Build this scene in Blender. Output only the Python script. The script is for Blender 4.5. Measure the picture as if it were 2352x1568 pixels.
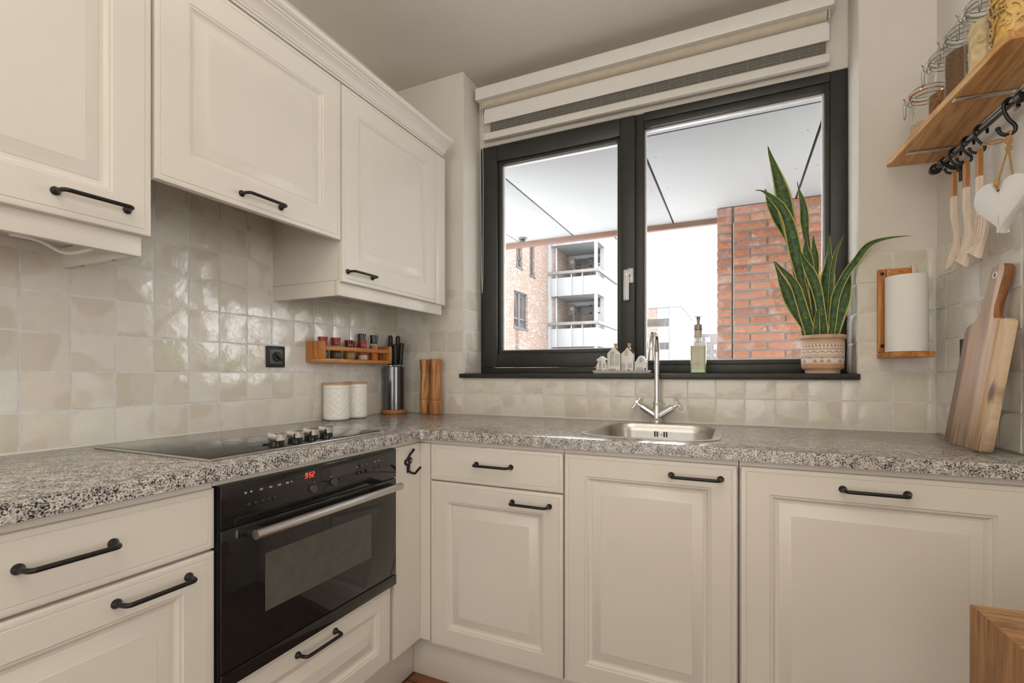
import bpy, bmesh, math, random
from mathutils import Vector, Matrix, noise
R = math.radians
rng = random.Random(11)
sc = bpy.context.scene
for o in list(bpy.data.objects): bpy.data.objects.remove(o)
COL = sc.collection

# ------------------------------------------------------------------ camera, sky, light, exposure
cam = bpy.data.cameras.new('camera'); camo = bpy.data.objects.new('camera', cam); COL.objects.link(camo)
cam.sensor_width = 36.0; cam.lens = 1114.46/2352*36.0; cam.shift_y = (856.56-784)/2352
cam.clip_start = 0.02; cam.clip_end = 500
camo.location = (1.6297, -2.0700, 1.1117); camo.rotation_euler = (R(90), 0, 0.4335)
sc.camera = camo

w = bpy.data.worlds.new('overcast_sky'); sc.world = w; w.use_nodes = True
bg = w.node_tree.nodes['Background']; bg.inputs[0].default_value = (0.955, 0.975, 1.0, 1); bg.inputs[1].default_value = 9.0

def area(name, loc, rot, sx, sy, power, col=(1, 1, 1)):
    l = bpy.data.lights.new(name, 'AREA'); l.shape = 'RECTANGLE'; l.size = sx; l.size_y = sy; l.energy = power; l.color = col
    o = bpy.data.objects.new(name, l); COL.objects.link(o); o.location = loc; o.rotation_euler = rot
    return o
# added unseen fill lights: from the right, from behind, and upward onto the ceiling
area('living_room_fill', (5.3, -3.0, 1.55), (R(90), 0, R(72)), 2.6, 2.1, 60, (1.0, 0.972, 0.915))
area('rear_fill', (1.2, -4.45, 1.35), (R(90), 0, 0), 2.2, 2.2, 30, (1.0, 0.972, 0.915))
area('ceiling_fill', (1.6, -2.3, 1.95), (R(180), 0, 0), 0.7, 0.7, 40, (1.0, 0.965, 0.90))

sc.view_settings.view_transform = 'Standard'; sc.view_settings.look = 'None'
sc.view_settings.gamma = 1.0; sc.view_settings.use_curve_mapping = False
sc.view_settings.exposure = 0.1
try:
    sc.cycles.use_denoising = True
    sc.cycles.max_bounces = 10; sc.cycles.diffuse_bounces = 6; sc.cycles.transparent_max_bounces = 24
    sc.cycles.sample_clamp_indirect = 6.0
except Exception:
    pass

# ------------------------------------------------------------------ materials
def ramp(nt, stops, fac, interp='LINEAR'):
    n = nt.nodes.new('ShaderNodeValToRGB'); n.color_ramp.interpolation = interp
    e = n.color_ramp.elements
    while len(e) < len(stops): e.new(0.5)
    for i, (p, c) in enumerate(stops):
        e[i].position = p; e[i].color = (*c, 1) if len(c) == 3 else c
    if fac is not None: nt.links.new(fac, n.inputs[0])
    return n.outputs[0]
def mapping(nt, scale=(1, 1, 1), coord='Object', rot=(0, 0, 0)):
    t = nt.nodes.new('ShaderNodeTexCoord'); m = nt.nodes.new('ShaderNodeMapping')
    m.inputs['Scale'].default_value = scale; m.inputs['Rotation'].default_value = rot
    nt.links.new(t.outputs[coord], m.inputs[0]); return m.outputs[0]
def noise_tex(nt, vec, scale, detail=4, rough=.55, dist=0):
    n = nt.nodes.new('ShaderNodeTexNoise'); n.inputs['Scale'].default_value = scale; n.inputs['Detail'].default_value = detail
    n.inputs['Roughness'].default_value = rough; n.inputs['Distortion'].default_value = dist
    if vec is not None: nt.links.new(vec, n.inputs['Vector'])
    return n.outputs['Fac']
def voronoi(nt, vec, scale, out='Color', feature='F1'):
    n = nt.nodes.new('ShaderNodeTexVoronoi'); n.inputs['Scale'].default_value = scale; n.feature = feature
    nt.links.new(vec, n.inputs['Vector']); return n.outputs[out]
def mix(nt, fac, a, b, mode='MIX'):
    n = nt.nodes.new('ShaderNodeMix'); n.data_type = 'RGBA'; n.blend_type = mode
    for s, v in ((0, fac), (6, a), (7, b)):
        if hasattr(v, 'links'): nt.links.new(v, n.inputs[s])
        elif s == 0: n.inputs[0].default_value = v
        else: n.inputs[s].default_value = (*v, 1)
    return n.outputs[2]
def bump(nt, h, strength, dist=.002):
    n = nt.nodes.new('ShaderNodeBump'); n.inputs['Strength'].default_value = strength; n.inputs['Distance'].default_value = dist
    nt.links.new(h, n.inputs['Height']); return n.outputs[0]
def base(name, col=(.8, .8, .8), rough=.5, metal=0.0, coat=0.0, spec=.5):
    m = bpy.data.materials.new(name); m.use_nodes = True; nt = m.node_tree; b = nt.nodes['Principled BSDF']
    b.inputs['Base Color'].default_value = (*col, 1); b.inputs['Roughness'].default_value = rough
    b.inputs['Metallic'].default_value = metal; b.inputs['Coat Weight'].default_value = coat
    b.inputs['Specular IOR Level'].default_value = spec; b.inputs['Coat Roughness'].default_value = .1
    return m, nt, b
def simple(name, col, rough=.5, metal=0.0, coat=0.0, var=.06, ns=30, bstr=0.0, bs=200, spec=.5):
    m, nt, b = base(name, col, rough, metal, coat, spec)
    v = mapping(nt)
    f = noise_tex(nt, v, ns, 3)
    lo = tuple(c*(1-var) for c in col); hi = tuple(min(1, c*(1+var)) for c in col)
    nt.links.new(ramp(nt, [(.3, lo), (.7, hi)], f), b.inputs['Base Color'])
    if bstr: nt.links.new(bump(nt, noise_tex(nt, v, bs, 4), bstr), b.inputs['Normal'])
    return m
def wood(name, stops, axis='z', grain=60, rough=.45, coat=0.0, stretch=14, knots=0, spec=.4):
    m, nt, b = base(name, (.5, .3, .1), rough, 0, coat, spec)
    s = {'x': (1, stretch, stretch), 'y': (stretch, 1, stretch), 'z': (stretch, stretch, 1)}[axis]
    v = mapping(nt, s)
    f = noise_tex(nt, v, grain/stretch, 6, .62, 1.2)
    stops = [(.5+(p_-.5)*.5, c_) for p_, c_ in stops]
    c = ramp(nt, stops, f)
    fine = noise_tex(nt, v, grain*1.2, 4, .7)
    c2 = mix(nt, .28, c, ramp(nt, [(.35, (.55, .5, .45)), (.65, (1, 1, 1))], fine), 'MULTIPLY')
    nt.links.new(c2, b.inputs['Base Color']); nt.links.new(bump(nt, fine, .12, .001), b.inputs['Normal'])
    return m
def thin_glass(name, tint=(.96, .98, .97), edge=.55, refl=.10):
    m = bpy.data.materials.new(name); m.use_nodes = True; nt = m.node_tree; nt.nodes.clear()
    out = nt.nodes.new('ShaderNodeOutputMaterial'); tr = nt.nodes.new('ShaderNodeBsdfTransparent'); gl = nt.nodes.new('ShaderNodeBsdfGlossy')
    gl.inputs['Roughness'].default_value = .03; gl.inputs['Color'].default_value = (1, 1, 1, 1)
    lw = nt.nodes.new('ShaderNodeLayerWeight'); lw.inputs['Blend'].default_value = .35
    v = noise_tex(nt, mapping(nt), 3, 1)
    c = ramp(nt, [(0, tint), (.75, tint), (1, tuple(t*edge for t in tint))], lw.outputs['Facing']); nt.links.new(c, tr.inputs[0])
    fr = nt.nodes.new('ShaderNodeFresnel'); fr.inputs[0].default_value = 1.45
    mu = nt.nodes.new('ShaderNodeMath'); mu.operation = 'MULTIPLY'; mu.inputs[1].default_value = refl*10; mu.use_clamp = True
    nt.links.new(fr.outputs[0], mu.inputs[0])
    mx = nt.nodes.new('ShaderNodeMixShader'); nt.links.new(mu.outputs[0], mx.inputs[0]); nt.links.new(tr.outputs[0], mx.inputs[1]); nt.links.new(gl.outputs[0], mx.inputs[2])
    nt.links.new(mx.outputs[0], out.inputs[0]); return m

def mat_tile(name='glazed_tile', shade=1.0):
    m, nt, b = base(name, (.7, .65, .58), .11, 0, 0, .65)
    oi = nt.nodes.new('ShaderNodeObjectInfo')
    S = lambda *c: tuple(x*shade for x in c)
    body = ramp(nt, [(0, S(.64, .615, .515)), (.18, S(.71, .685, .60)), (.36, S(.765, .75, .71)), (.52, S(.72, .67, .60)), (.68, S(.77, .745, .69)), (.84, S(.67, .63, .545)), (1, S(.75, .725, .67))], oi.outputs['Random'])
    t = nt.nodes.new('ShaderNodeTexCoord'); ad = nt.nodes.new('ShaderNodeVectorMath'); ad.operation = 'ADD'
    sc_ = nt.nodes.new('ShaderNodeVectorMath'); sc_.operation = 'SCALE'; sc_.inputs[0].default_value = (37, 19, 53)
    nt.links.new(oi.outputs['Random'], sc_.inputs['Scale']); nt.links.new(t.outputs['Object'], ad.inputs[0]); nt.links.new(sc_.outputs[0], ad.inputs[1])
    v = ad.outputs[0]
    blot = noise_tex(nt, v, 8, 1, .4, .2)
    c1 = mix(nt, ramp(nt, [(.575, (0, 0, 0)), (.62, (.55, .55, .55))], blot), body, S(.61, .535, .455))
    cloud = noise_tex(nt, v, 40, 5)
    c2 = mix(nt, .35, c1, ramp(nt, [(.3, (.86, .86, .84)), (.7, (1, 1, 1))], cloud), 'MULTIPLY')
    sp = voronoi(nt, v, 190, 'Distance')
    c3 = mix(nt, ramp(nt, [(.10, (.55, .55, .55)), (.16, (0, 0, 0))], sp), c2, (.30, .24, .18))
    spn = noise_tex(nt, v, 60, 2)
    c4 = mix(nt, ramp(nt, [(.6, (0, 0, 0)), (.66, (1, 1, 1))], spn), c2, c3)
    nt.links.new(c4, b.inputs['Base Color'])
    h = noise_tex(nt, v, 105, 4, .55, .9); h2 = noise_tex(nt, v, 18, 2, .4)
    n1 = bump(nt, h, .15, .003)
    bn = nt.nodes.new('ShaderNodeBump'); bn.inputs['Strength'].default_value = .5; bn.inputs['Distance'].default_value = .006
    nt.links.new(h2, bn.inputs['Height']); nt.links.new(n1, bn.inputs['Normal']); nt.links.new(bn.outputs[0], b.inputs['Normal'])
    return m
def mat_brick(name='hand_moulded_brick'):
    m, nt, b = base(name, (.5, .2, .1), .85)
    oi = nt.nodes.new('ShaderNodeObjectInfo')
    body = ramp(nt, [(0, (.25, .092, .048)), (.3, (.31, .125, .063)), (.55, (.34, .15, .086)), (.8, (.285, .12, .072)), (1, (.225, .105, .073))], oi.outputs['Random'])
    t = nt.nodes.new('ShaderNodeTexCoord'); ad = nt.nodes.new('ShaderNodeVectorMath'); ad.operation = 'ADD'
    s = nt.nodes.new('ShaderNodeVectorMath'); s.operation = 'SCALE'; s.inputs[0].default_value = (31, 17, 43)
    nt.links.new(oi.outputs['Random'], s.inputs['Scale']); nt.links.new(t.outputs['Object'], ad.inputs[0]); nt.links.new(s.outputs[0], ad.inputs[1])
    v = ad.outputs[0]
    f = noise_tex(nt, v, 70, 6, .7)
    c = mix(nt, .8, body, ramp(nt, [(.35, (.55, .5, .48)), (.62, (1.1, 1.1, 1.1))], f), 'MULTIPLY')
    f2 = noise_tex(nt, v, 9, 4, .75)
    c = mix(nt, ramp(nt, [(.52, (0, 0, 0)), (.66, (.75, .75, .75))], f2), c, (.30, .25, .22))
    f3 = noise_tex(nt, v, 5.5, 3, .6)
    c = mix(nt, ramp(nt, [(.60, (0, 0, 0)), (.72, (.7, .7, .7))], f3), c, (.17, .12, .11))
    nt.links.new(c, b.inputs['Base Color']); nt.links.new(bump(nt, f, .6, .004), b.inputs['Normal'])
    return m
def mat_granite():
    m, nt, b = base('granite_laminate', (.5, .5, .5), .2, 0, 0, .5)
    v = mapping(nt)
    n1 = noise_tex(nt, v, 270, 3, .55, .3); cl_ = noise_tex(nt, v, 50, 2, .5)
    m1 = nt.nodes.new('ShaderNodeMath'); m1.operation = 'MULTIPLY_ADD'; m1.inputs[1].default_value = .35; nt.links.new(cl_, m1.inputs[0]); nt.links.new(n1, m1.inputs[2])
    c = ramp(nt, [(.52, (.018, .017, .02)), (.60, (.05, .048, .05)), (.622, (.18, .175, .17)), (.66, (.36, .34, .32)), (.72, (.50, .45, .41)), (.78, (.58, .54, .505)), (.83, (.70, .68, .66))], m1.outputs[0])
    cell = voronoi(nt, v, 300, 'Color'); sep = nt.nodes.new('ShaderNodeSeparateColor'); nt.links.new(cell, sep.inputs[0])
    c = mix(nt, ramp(nt, [(.74, (0, 0, 0)), (.76, (.55, .55, .55))], sep.outputs[0]), c, (.33, .325, .32))
    nt.links.new(c, b.inputs['Base Color'])
    return m
def mat_plaster(name, col, bs=230, bstr=.7):
    m, nt, b = base(name, col, .9, 0, 0, .2)
    v = mapping(nt)
    f = noise_tex(nt, v, bs, 3, .6)
    nt.links.new(bump(nt, f, bstr, .003), b.inputs['Normal'])
    g = noise_tex(nt, v, 2.5, 3)
    nt.links.new(ramp(nt, [(.3, tuple(c*.97 for c in col)), (.7, tuple(min(1, c*1.02) for c in col))], g), b.inputs['Base Color'])
    return m
def mat_farbrick(name, axes):
    m, nt, b = base(name, (.6, .4, .3), .9)
    t = nt.nodes.new('ShaderNodeTexCoord'); sp = nt.nodes.new('ShaderNodeSeparateXYZ'); cb = nt.nodes.new('ShaderNodeCombineXYZ')
    nt.links.new(t.outputs['Object'], sp.inputs[0]); nt.links.new(sp.outputs[axes[0]], cb.inputs[0]); nt.links.new(sp.outputs[axes[1]], cb.inputs[1])
    br = nt.nodes.new('ShaderNodeTexBrick'); nt.links.new(cb.outputs[0], br.inputs['Vector'])
    br.inputs['Scale'].default_value = 1; br.inputs['Brick Width'].default_value = .30; br.inputs['Row Height'].default_value = .085; br.inputs['Mortar Size'].default_value = .012
    br.inputs['Color1'].default_value = (.113, .064, .043, 1); br.inputs['Color2'].default_value = (.15, .10, .077, 1); br.inputs['Mortar'].default_value = (.157, .136, .118, 1); br.inputs['Bias'].default_value = 0
    f = noise_tex(nt, cb.outputs[0], 1.3, 4)
    cl = voronoi(nt, mapping(nt, (4.6, 4.6, 15)), 1.0, 'Color')
    sp2 = nt.nodes.new('ShaderNodeSeparateColor'); nt.links.new(cl, sp2.inputs[0])
    c = mix(nt, ramp(nt, [(.86, (0, 0, 0)), (.9, (.40, .40, .40))], sp2.outputs[0]), br.outputs[0], (.08, .06, .055))
    c = mix(nt, ramp(nt, [(.05, (.6, .6, .6)), (.3, (0, 0, 0))], sp2.outputs[1]), c, (.193, .171, .157))
    c = mix(nt, .3, c, ramp(nt, [(.3, (.85, .8, .8)), (.7, (1, 1, 1))], f), 'MULTIPLY')
    nt.links.new(c, b.inputs['Base Color']); return m
def mat_leaf():
    m, nt, b = base('snake_leaf', (.1, .2, .05), .5, 0, 0, .5)
    t = nt.nodes.new('ShaderNodeUVMap'); sp = nt.nodes.new('ShaderNodeSeparateXYZ'); nt.links.new(t.outputs[0], sp.inputs[0])
    mp = nt.nodes.new('ShaderNodeMapping'); mp.inputs['Scale'].default_value = (1.2, 30, 1); nt.links.new(t.outputs[0], mp.inputs[0])
    f = noise_tex(nt, mp.outputs[0], 1.6, 4, .7, 1.0)
    g = ramp(nt, [(.34, (.016, .05, .016)), (.52, (.05, .115, .028)), (.68, (.12, .215, .06))], f)
    ab = nt.nodes.new('ShaderNodeMath'); ab.operation = 'SUBTRACT'; ab.inputs[1].default_value = .5; nt.links.new(sp.outputs[0], ab.inputs[0])
    aa = nt.nodes.new('ShaderNodeMath'); aa.operation = 'ABSOLUTE'; nt.links.new(ab.outputs[0], aa.inputs[0])
    fac = ramp(nt, [(.385, (0, 0, 0)), (.41, (1, 1, 1))], aa.outputs[0])
    c = mix(nt, fac, g, (.60, .53, .17)); nt.links.new(c, b.inputs['Base Color'])
    return m
def mat_attr(name, a, c, rough=.7):
    m, nt, b = base(name, a, rough)
    at = nt.nodes.new('ShaderNodeAttribute'); at.attribute_name = 'pattern'
    f = noise_tex(nt, mapping(nt), 45, 4)
    a2 = ramp(nt, [(.3, tuple(x*.88 for x in a)), (.7, tuple(min(1, x*1.1) for x in a))], f)
    nt.links.new(mix(nt, at.outputs['Fac'], a2, c), b.inputs['Base Color'])
    nt.links.new(bump(nt, at.outputs['Fac'], .3, .001), b.inputs['Normal'])
    return m

CAB = simple('cream_satin_paint', (.69, .652, .59), .30, 0, 0, .012, 6, .02, 300, .45)
WALL = mat_plaster('white_stucco', (.70, .665, .61))
CEIL = mat_plaster('ceiling_stucco', (.68, .64, .58), 260, .8)
TILE = mat_tile(); GROUT = simple('grey_grout', (.68, .675, .655), .85, var=.07, ns=60, bstr=.2, bs=400)
GRAN = mat_granite()
IRON = simple('blackened_iron', (.018, .017, .016), .38, .4, var=.3, ns=90, bstr=.05)
STEEL = simple('brushed_steel', (.60, .58, .55), .30, 1, var=.04, ns=40)
CHROME = simple('chrome', (.82, .82, .83), .07, 1, var=.02)
BGLASS = simple('black_glass', (.012, .0115, .011), .05, 0, 0, .1, spec=.55)
OVWIN = simple('smoked_glass', (.075, .072, .060), .12, 0, 0, .1, spec=.5)
BPLAST = simple('black_plastic', (.016, .016, .016), .42, var=.15)
GPLAST = simple('grey_plastic', (.10, .105, .11), .4, var=.1)
WPLAST = simple('white_plastic', (.72, .70, .66), .4, var=.02)
DARKFRAME = simple('anthracite_paint', (.026, .027, .024), .42, 0, 0, .15, 20, .06, 120, .5)
SILVER = simple('spacer_aluminium', (.74, .75, .77), .35, .15, var=.05)
ALUG = simple('satin_aluminium', (.58, .585, .59), .42, .5, var=.04)
ORW = wood('orange_stained_pine', [(.25, (.34, .115, .024)), (.5, (.54, .215, .05)), (.75, (.64, .30, .085))], 'y', 60, .4)
ORWX = wood('orange_stained_pine_x', [(.25, (.32, .11, .024)), (.5, (.52, .205, .05)), (.75, (.62, .29, .085))], 'z', 60, .45)
SHELFW = wood('oiled_shelf_wood', [(.25, (.46, .22, .07)), (.5, (.64, .34, .125)), (.75, (.72, .43, .19))], 'y', 40, .5)
MILLW = wood('acacia_mill', [(.2, (.17, .055, .015)), (.42, (.42, .19, .06)), (.6, (.56, .29, .11)), (.8, (.66, .42, .20))], 'z', 45, .38, stretch=9)
MILLW2 = wood('acacia_mill_orange', [(.2, (.27, .09, .025)), (.45, (.45, .18, .055)), (.7, (.55, .27, .10))], 'z', 45, .38, stretch=12)
BASEW = wood('orange_knife_base', [(.3, (.40, .15, .05)), (.7, (.52, .23, .09))], 'x', 50, .5)
LIDW = wood('bamboo_lid', [(.3, (.50, .30, .15)), (.7, (.62, .41, .23))], 'x', 50, .5)
UTW = wood('pale_beech', [(.25, (.70, .54, .41)), (.7, (.82, .69, .56))], 'z', 60, .6)
UTD = wood('varnished_handle', [(.25, (.33, .14, .04)), (.7, (.50, .24, .08))], 'z', 60, .35)
TABW = wood('teak_block', [(.2, (.17, .07, .018)), (.5, (.32, .145, .042)), (.8, (.45, .225, .075))], 'z', 45, .38, stretch=10)
TABT = wood('teak_top', [(.2, (.22, .10, .03)), (.5, (.38, .19, .065)), (.8, (.48, .27, .11))], 'x', 60, .35, stretch=8)
FLOORW = wood('reddish_parquet', [(.25, (.09, .032, .014)), (.5, (.15, .055, .024)), (.75, (.20, .08, .035))], 'x', 40, .35)
FLOORB = wood('parquet_border', [(.25, (.20, .065, .025)), (.7, (.28, .10, .04))], 'x', 40, .35)
CERAM = simple('white_ceramic', (.80, .78, .74), .16, var=.01)
HOUSEW = simple('white_glaze', (.78, .76, .73), .18, var=.02)
BLUE = simple('painted_blue_black', (.035, .04, .07), .35, var=.2)
COBALT = simple('cobalt_glaze', (.03, .06, .28), .2, var=.15)
CORK = simple('cork', (.48, .30, .15), .9, var=.3, ns=180, bstr=.3)
GLASS = thin_glass('clear_glass', (.99, .995, .99), .88, .05); PANE = thin_glass('window_pane', (.99, .993, .993), .95, .03)
PUMP = simple('bronze_pump', (.33, .30, .26), .3, .4, var=.1)
LIQ = simple('green_soap', (.53, .50, .34), .25, var=.08); LIQ2 = simple('settled_green_soap', (.50, .66, .40), .25, var=.05)
TERRA = mat_attr('terracotta_whitewash', (.56, .32, .19), (.84, .80, .76))
TERRAP = simple('plain_terracotta', (.62, .41, .29), .75, var=.14, ns=25)
SOIL = simple('potting_soil', (.03, .02, .013), .95, var=.4, ns=120, bstr=.6)
LEAF = mat_leaf()
PAPER = simple('paper_towel', (.84, .83, .81), .95, var=.01, bstr=.25, bs=140)
ROPE = simple('jute_twine', (.44, .25, .10), .95, var=.35, ns=300, bstr=.6, bs=600)
HEARTM = simple('white_chalk_paint', (.70, .695, .685), .8, var=.01)
REDL = simple('red_plastic', (.34, .022, .022), .3, var=.1); DREDL = simple('dark_red_lid', (.13, .012, .01), .15, var=.1)
GRIND = simple('black_grinder', (.012, .014, .013), .12, var=.2)
MIXSP = simple('dark_seed', (.10, .075, .05), .8, var=.5, ns=400); MUST = simple('mustard_powder', (.38, .24, .07), .8, var=.25, ns=200)
SALT = simple('pale_pink_salt', (.66, .52, .43), .8, var=.2, ns=400); ORSP = simple('orange_spice', (.62, .17, .02), .6, var=.25, ns=200)
OAT = simple('oat_seeds', (.58, .45, .28), .9, var=.35, ns=260, bstr=.8, bs=260); NUT = simple('chopped_nuts', (.26, .13, .05), .9, var=.6, ns=120, bstr=1, bs=130)
FLAX = simple('brown_flax', (.20, .11, .055), .9, var=.5, ns=330, bstr=.8, bs=330)
PASTA = simple('dry_pasta', (.72, .47, .13), .55, var=.18, ns=60); FLAKE = simple('pale_flakes', (.70, .56, .33), .8, var=.25, ns=60)
RUBBER = simple('orange_rubber', (.62, .19, .04), .5, var=.1); RUBW = simple('clear_rubber', (.55, .53, .48), .4, var=.05)
WIRE = simple('clamp_wire', (.30, .29, .27), .3, .9, var=.1)
INK = simple('printed_ink', (.03, .03, .03), .6, var=.1)
FABW = simple('blind_fabric', (.74, .725, .695), .85, var=.01, bstr=.1, bs=500)
SOFF = simple('soffit_board', (.25, .252, .255), .8, var=.015, ns=2)
JOINTM = simple('dark_joint', (.03, .028, .025), .9, var=.1)
FASC = simple('brown_fascia', (.107, .047, .027), .45, var=.12, ns=4)
MORT = simple('grey_mortar', (.25, .24, .222), .95, var=.1, ns=60, bstr=.5, bs=300)
WHITEF = simple('white_facade', (.172, .175, .178), .7, var=.02, ns=2)
GREYB = simple('weathered_beam', (.11, .105, .098), .8, var=.12, ns=3)
GREYF = simple('grey_window_frame', (.044, .046, .051), .5, var=.1)
FARG = simple('far_pane', (.054, .045, .039), .06, 0, 0, .5, ns=1, spec=1.0)  # brownish reflection of brick put into the pane colour
FARB = mat_farbrick('far_brick_side', ('Y', 'Z')); FARBX = mat_farbrick('far_brick_front', ('X', 'Z'))
DIMB = simple('distant_brown_brick', (.114, .104, .101), .9, var=.08, ns=1)
GROUND = simple('street_ground', (.42, .42, .41), .9, var=.1, ns=.3)
ROOMW = simple('rear_wall_paint', (.68, .65, .60), .9, var=.02)
BOARDM = None
def mat_board():
    m, nt, b = base('acacia_board', (.5, .35, .25), .5, 0, 0, .35)
    t = nt.nodes.new('ShaderNodeUVMap'); sp = nt.nodes.new('ShaderNodeSeparateXYZ'); nt.links.new(t.outputs[0], sp.inputs[0])
    mp = nt.nodes.new('ShaderNodeMapping'); mp.inputs['Scale'].default_value = (16, 2.2, 1); nt.links.new(t.outputs[0], mp.inputs[0])
    f = noise_tex(nt, mp.outputs[0], 1.4, 6, .65, .8)
    mm = nt.nodes.new('ShaderNodeMath'); mm.operation = 'MULTIPLY_ADD'; mm.inputs[1].default_value = .10; nt.links.new(f, mm.inputs[0])
    off = nt.nodes.new('ShaderNodeMath'); off.operation = 'SUBTRACT'; off.inputs[1].default_value = .05; nt.links.new(sp.outputs[0], off.inputs[0])
    nt.links.new(off.outputs[0], mm.inputs[2])
    strips = ramp(nt, [(0, (.30, .21, .16)), (.17, (.33, .23, .18)), (.20, (.60, .42, .31)), (.36, (.56, .40, .30)), (.40, (.50, .37, .29)), (.58, (.46, .33, .26)), (.60, (.66, .50, .38)), (.76, (.63, .45, .32)), (.80, (.56, .32, .14)), (.86, (.66, .47, .28)), (1, (.70, .55, .38))], mm.outputs[0])
    dk = ramp(nt, [(.25, (.55, .45, .38)), (.6, (1, 1, 1))], f)
    c = mix(nt, .55, strips, dk, 'MULTIPLY')
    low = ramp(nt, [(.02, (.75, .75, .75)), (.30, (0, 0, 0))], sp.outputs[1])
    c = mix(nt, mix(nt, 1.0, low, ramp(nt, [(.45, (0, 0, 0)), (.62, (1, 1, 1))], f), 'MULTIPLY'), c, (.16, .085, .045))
    kn = nt.nodes.new('ShaderNodeVectorMath'); kn.operation = 'DISTANCE'; kn.inputs[1].default_value = (.93, .31, 0); nt.links.new(t.outputs[0], kn.inputs[0])
    kd = nt.nodes.new('ShaderNodeMath'); kd.operation = 'MULTIPLY_ADD'; kd.inputs[1].default_value = .09; nt.links.new(f, kd.inputs[0]); nt.links.new(kn.outputs['Value'], kd.inputs[2])
    c = mix(nt, ramp(nt, [(.075, (.9, .9, .9)), (.12, (0, 0, 0))], kd.outputs[0]), c, (.13, .06, .03))
    nt.links.new(c, b.inputs['Base Color']); return m
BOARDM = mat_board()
BOARDS = wood('acacia_board_side', [(.25, (.20, .075, .025)), (.7, (.38, .17, .065))], 'z', 50, .4)
def emis(name, col, s):
    m, nt, b = base(name, (.02, 0, 0), .4); b.inputs['Emission Color'].default_value = (*col, 1); b.inputs['Emission Strength'].default_value = s
    v = noise_tex(nt, mapping(nt), 5, 1); return m
REDLED = emis('red_led', (1.0, .05, .03), 2.2)
def sheer():
    m = bpy.data.materials.new('sheer_voile'); m.use_nodes = True; nt = m.node_tree; b = nt.nodes['Principled BSDF']
    b.inputs['Base Color'].default_value = (.62, .58, .50, 1); b.inputs['Roughness'].default_value = .9
    tr = nt.nodes.new('ShaderNodeBsdfTransparent'); mx = nt.nodes.new('ShaderNodeMixShader')
    wv = nt.nodes.new('ShaderNodeTexWave'); wv.bands_direction = 'Z'; wv.inputs['Scale'].default_value = 60; nt.links.new(mapping(nt), wv.inputs['Vector'])
    f = ramp(nt, [(0, (.05, .05, .05)), (1, (.18, .18, .18))], wv.outputs['Fac'])
    nt.links.new(f, mx.inputs[0]); nt.links.new(tr.outputs[0], mx.inputs[1]); nt.links.new(b.outputs[0], mx.inputs[2])
    nt.links.new(mx.outputs[0], nt.nodes['Material Output'].inputs[0]); return m
SHEER = sheer()

# ------------------------------------------------------------------ mesh helpers (world coordinates)
def wloc(p):
    v = Vector((0, 0, 0))
    while p is not None: v += Vector(p.location); p = p.parent
    return v
def tag(o, label=None, cat=None, group=None, kind=None):
    for k, v in (('label', label), ('category', cat), ('group', group), ('kind', kind)):
        if v: o[k] = v
    return o
def thing(name, label, cat, loc=(0, 0, 0), group=None):
    o = bpy.data.objects.new(name, None); COL.objects.link(o); o.location = loc; o.empty_display_size = .05
    return tag(o, label, cat, group)
def finish(name, bm, mat, angle=35, recalc=True):
    if recalc: bmesh.ops.recalc_face_normals(bm, faces=bm.faces)
    me = bpy.data.meshes.new(name); bm.to_mesh(me); bm.free()
    for p in me.polygons: p.use_smooth = True
    try: me.set_sharp_from_angle(angle=R(angle))
    except Exception: pass
    for m in (mat if isinstance(mat, (list, tuple)) else [mat]): me.materials.append(m)
    return me
def obj(name, bm, mat, parent=None, label=None, cat=None, group=None, kind=None, angle=35, recalc=True, origin=None):
    off = wloc(parent) if parent is not None else (Vector(origin) if origin is not None else Vector((0, 0, 0)))
    if off.length > 0: bmesh.ops.translate(bm, verts=bm.verts, vec=-off)
    o = bpy.data.objects.new(name, finish(name, bm, mat, angle, recalc)); COL.objects.link(o)
    if parent is not None: o.parent = parent
    else: o.location = off
    return tag(o, label, cat, group, kind)
def B(): return bmesh.new()
def box(bm, x0, x1, y0, y1, z0, z1, bev=0, seg=2, xf=None):
    r = bmesh.ops.create_cube(bm, size=1)
    vs = r['verts']
    for v in vs:
        v.co = Vector(((x0+x1)/2+v.co.x*(x1-x0), (y0+y1)/2+v.co.y*(y1-y0), (z0+z1)/2+v.co.z*(z1-z0)))
    es = list({e for v in vs for e in v.link_edges})
    if bev > 0:
        rr = bmesh.ops.bevel(bm, geom=es, offset=bev, segments=seg, profile=.5, affect='EDGES'); vs = list({v for f in rr['faces'] for v in f.verts} | {v for v in vs if v.is_valid})
    if xf:
        for v in {v for v in vs if v.is_valid}: v.co = Vector(xf(*v.co))
    return bm
def prism(bm, poly, a0, a1, f, bev=0):
    """extrude 2-D polygon (p,q) from a0 to a1; f(p,q,a) -> xyz"""
    n = len(poly)
    v0 = [bm.verts.new(f(p, q, a0)) for p, q in poly]; v1 = [bm.verts.new(f(p, q, a1)) for p, q in poly]
    fs = [bm.faces.new(v0[::-1]), bm.faces.new(v1)]
    for i in range(n): fs.append(bm.faces.new((v0[i], v0[(i+1) % n], v1[(i+1) % n], v1[i])))
    if bev > 0:
        es = [e for e in {e for fa in fs[:2] for e in fa.edges}]
        bmesh.ops.recalc_face_normals(bm, faces=fs)
        bmesh.ops.bevel(bm, geom=es, offset=bev, segments=2, profile=.5, affect='EDGES')
    return bm
def frame_of(t):
    t = Vector(t).normalized(); a = Vector((0, 0, 1)) if abs(t.z) < .9 else Vector((1, 0, 0))
    u = t.cross(a).normalized(); return u, t.cross(u).normalized()
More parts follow.
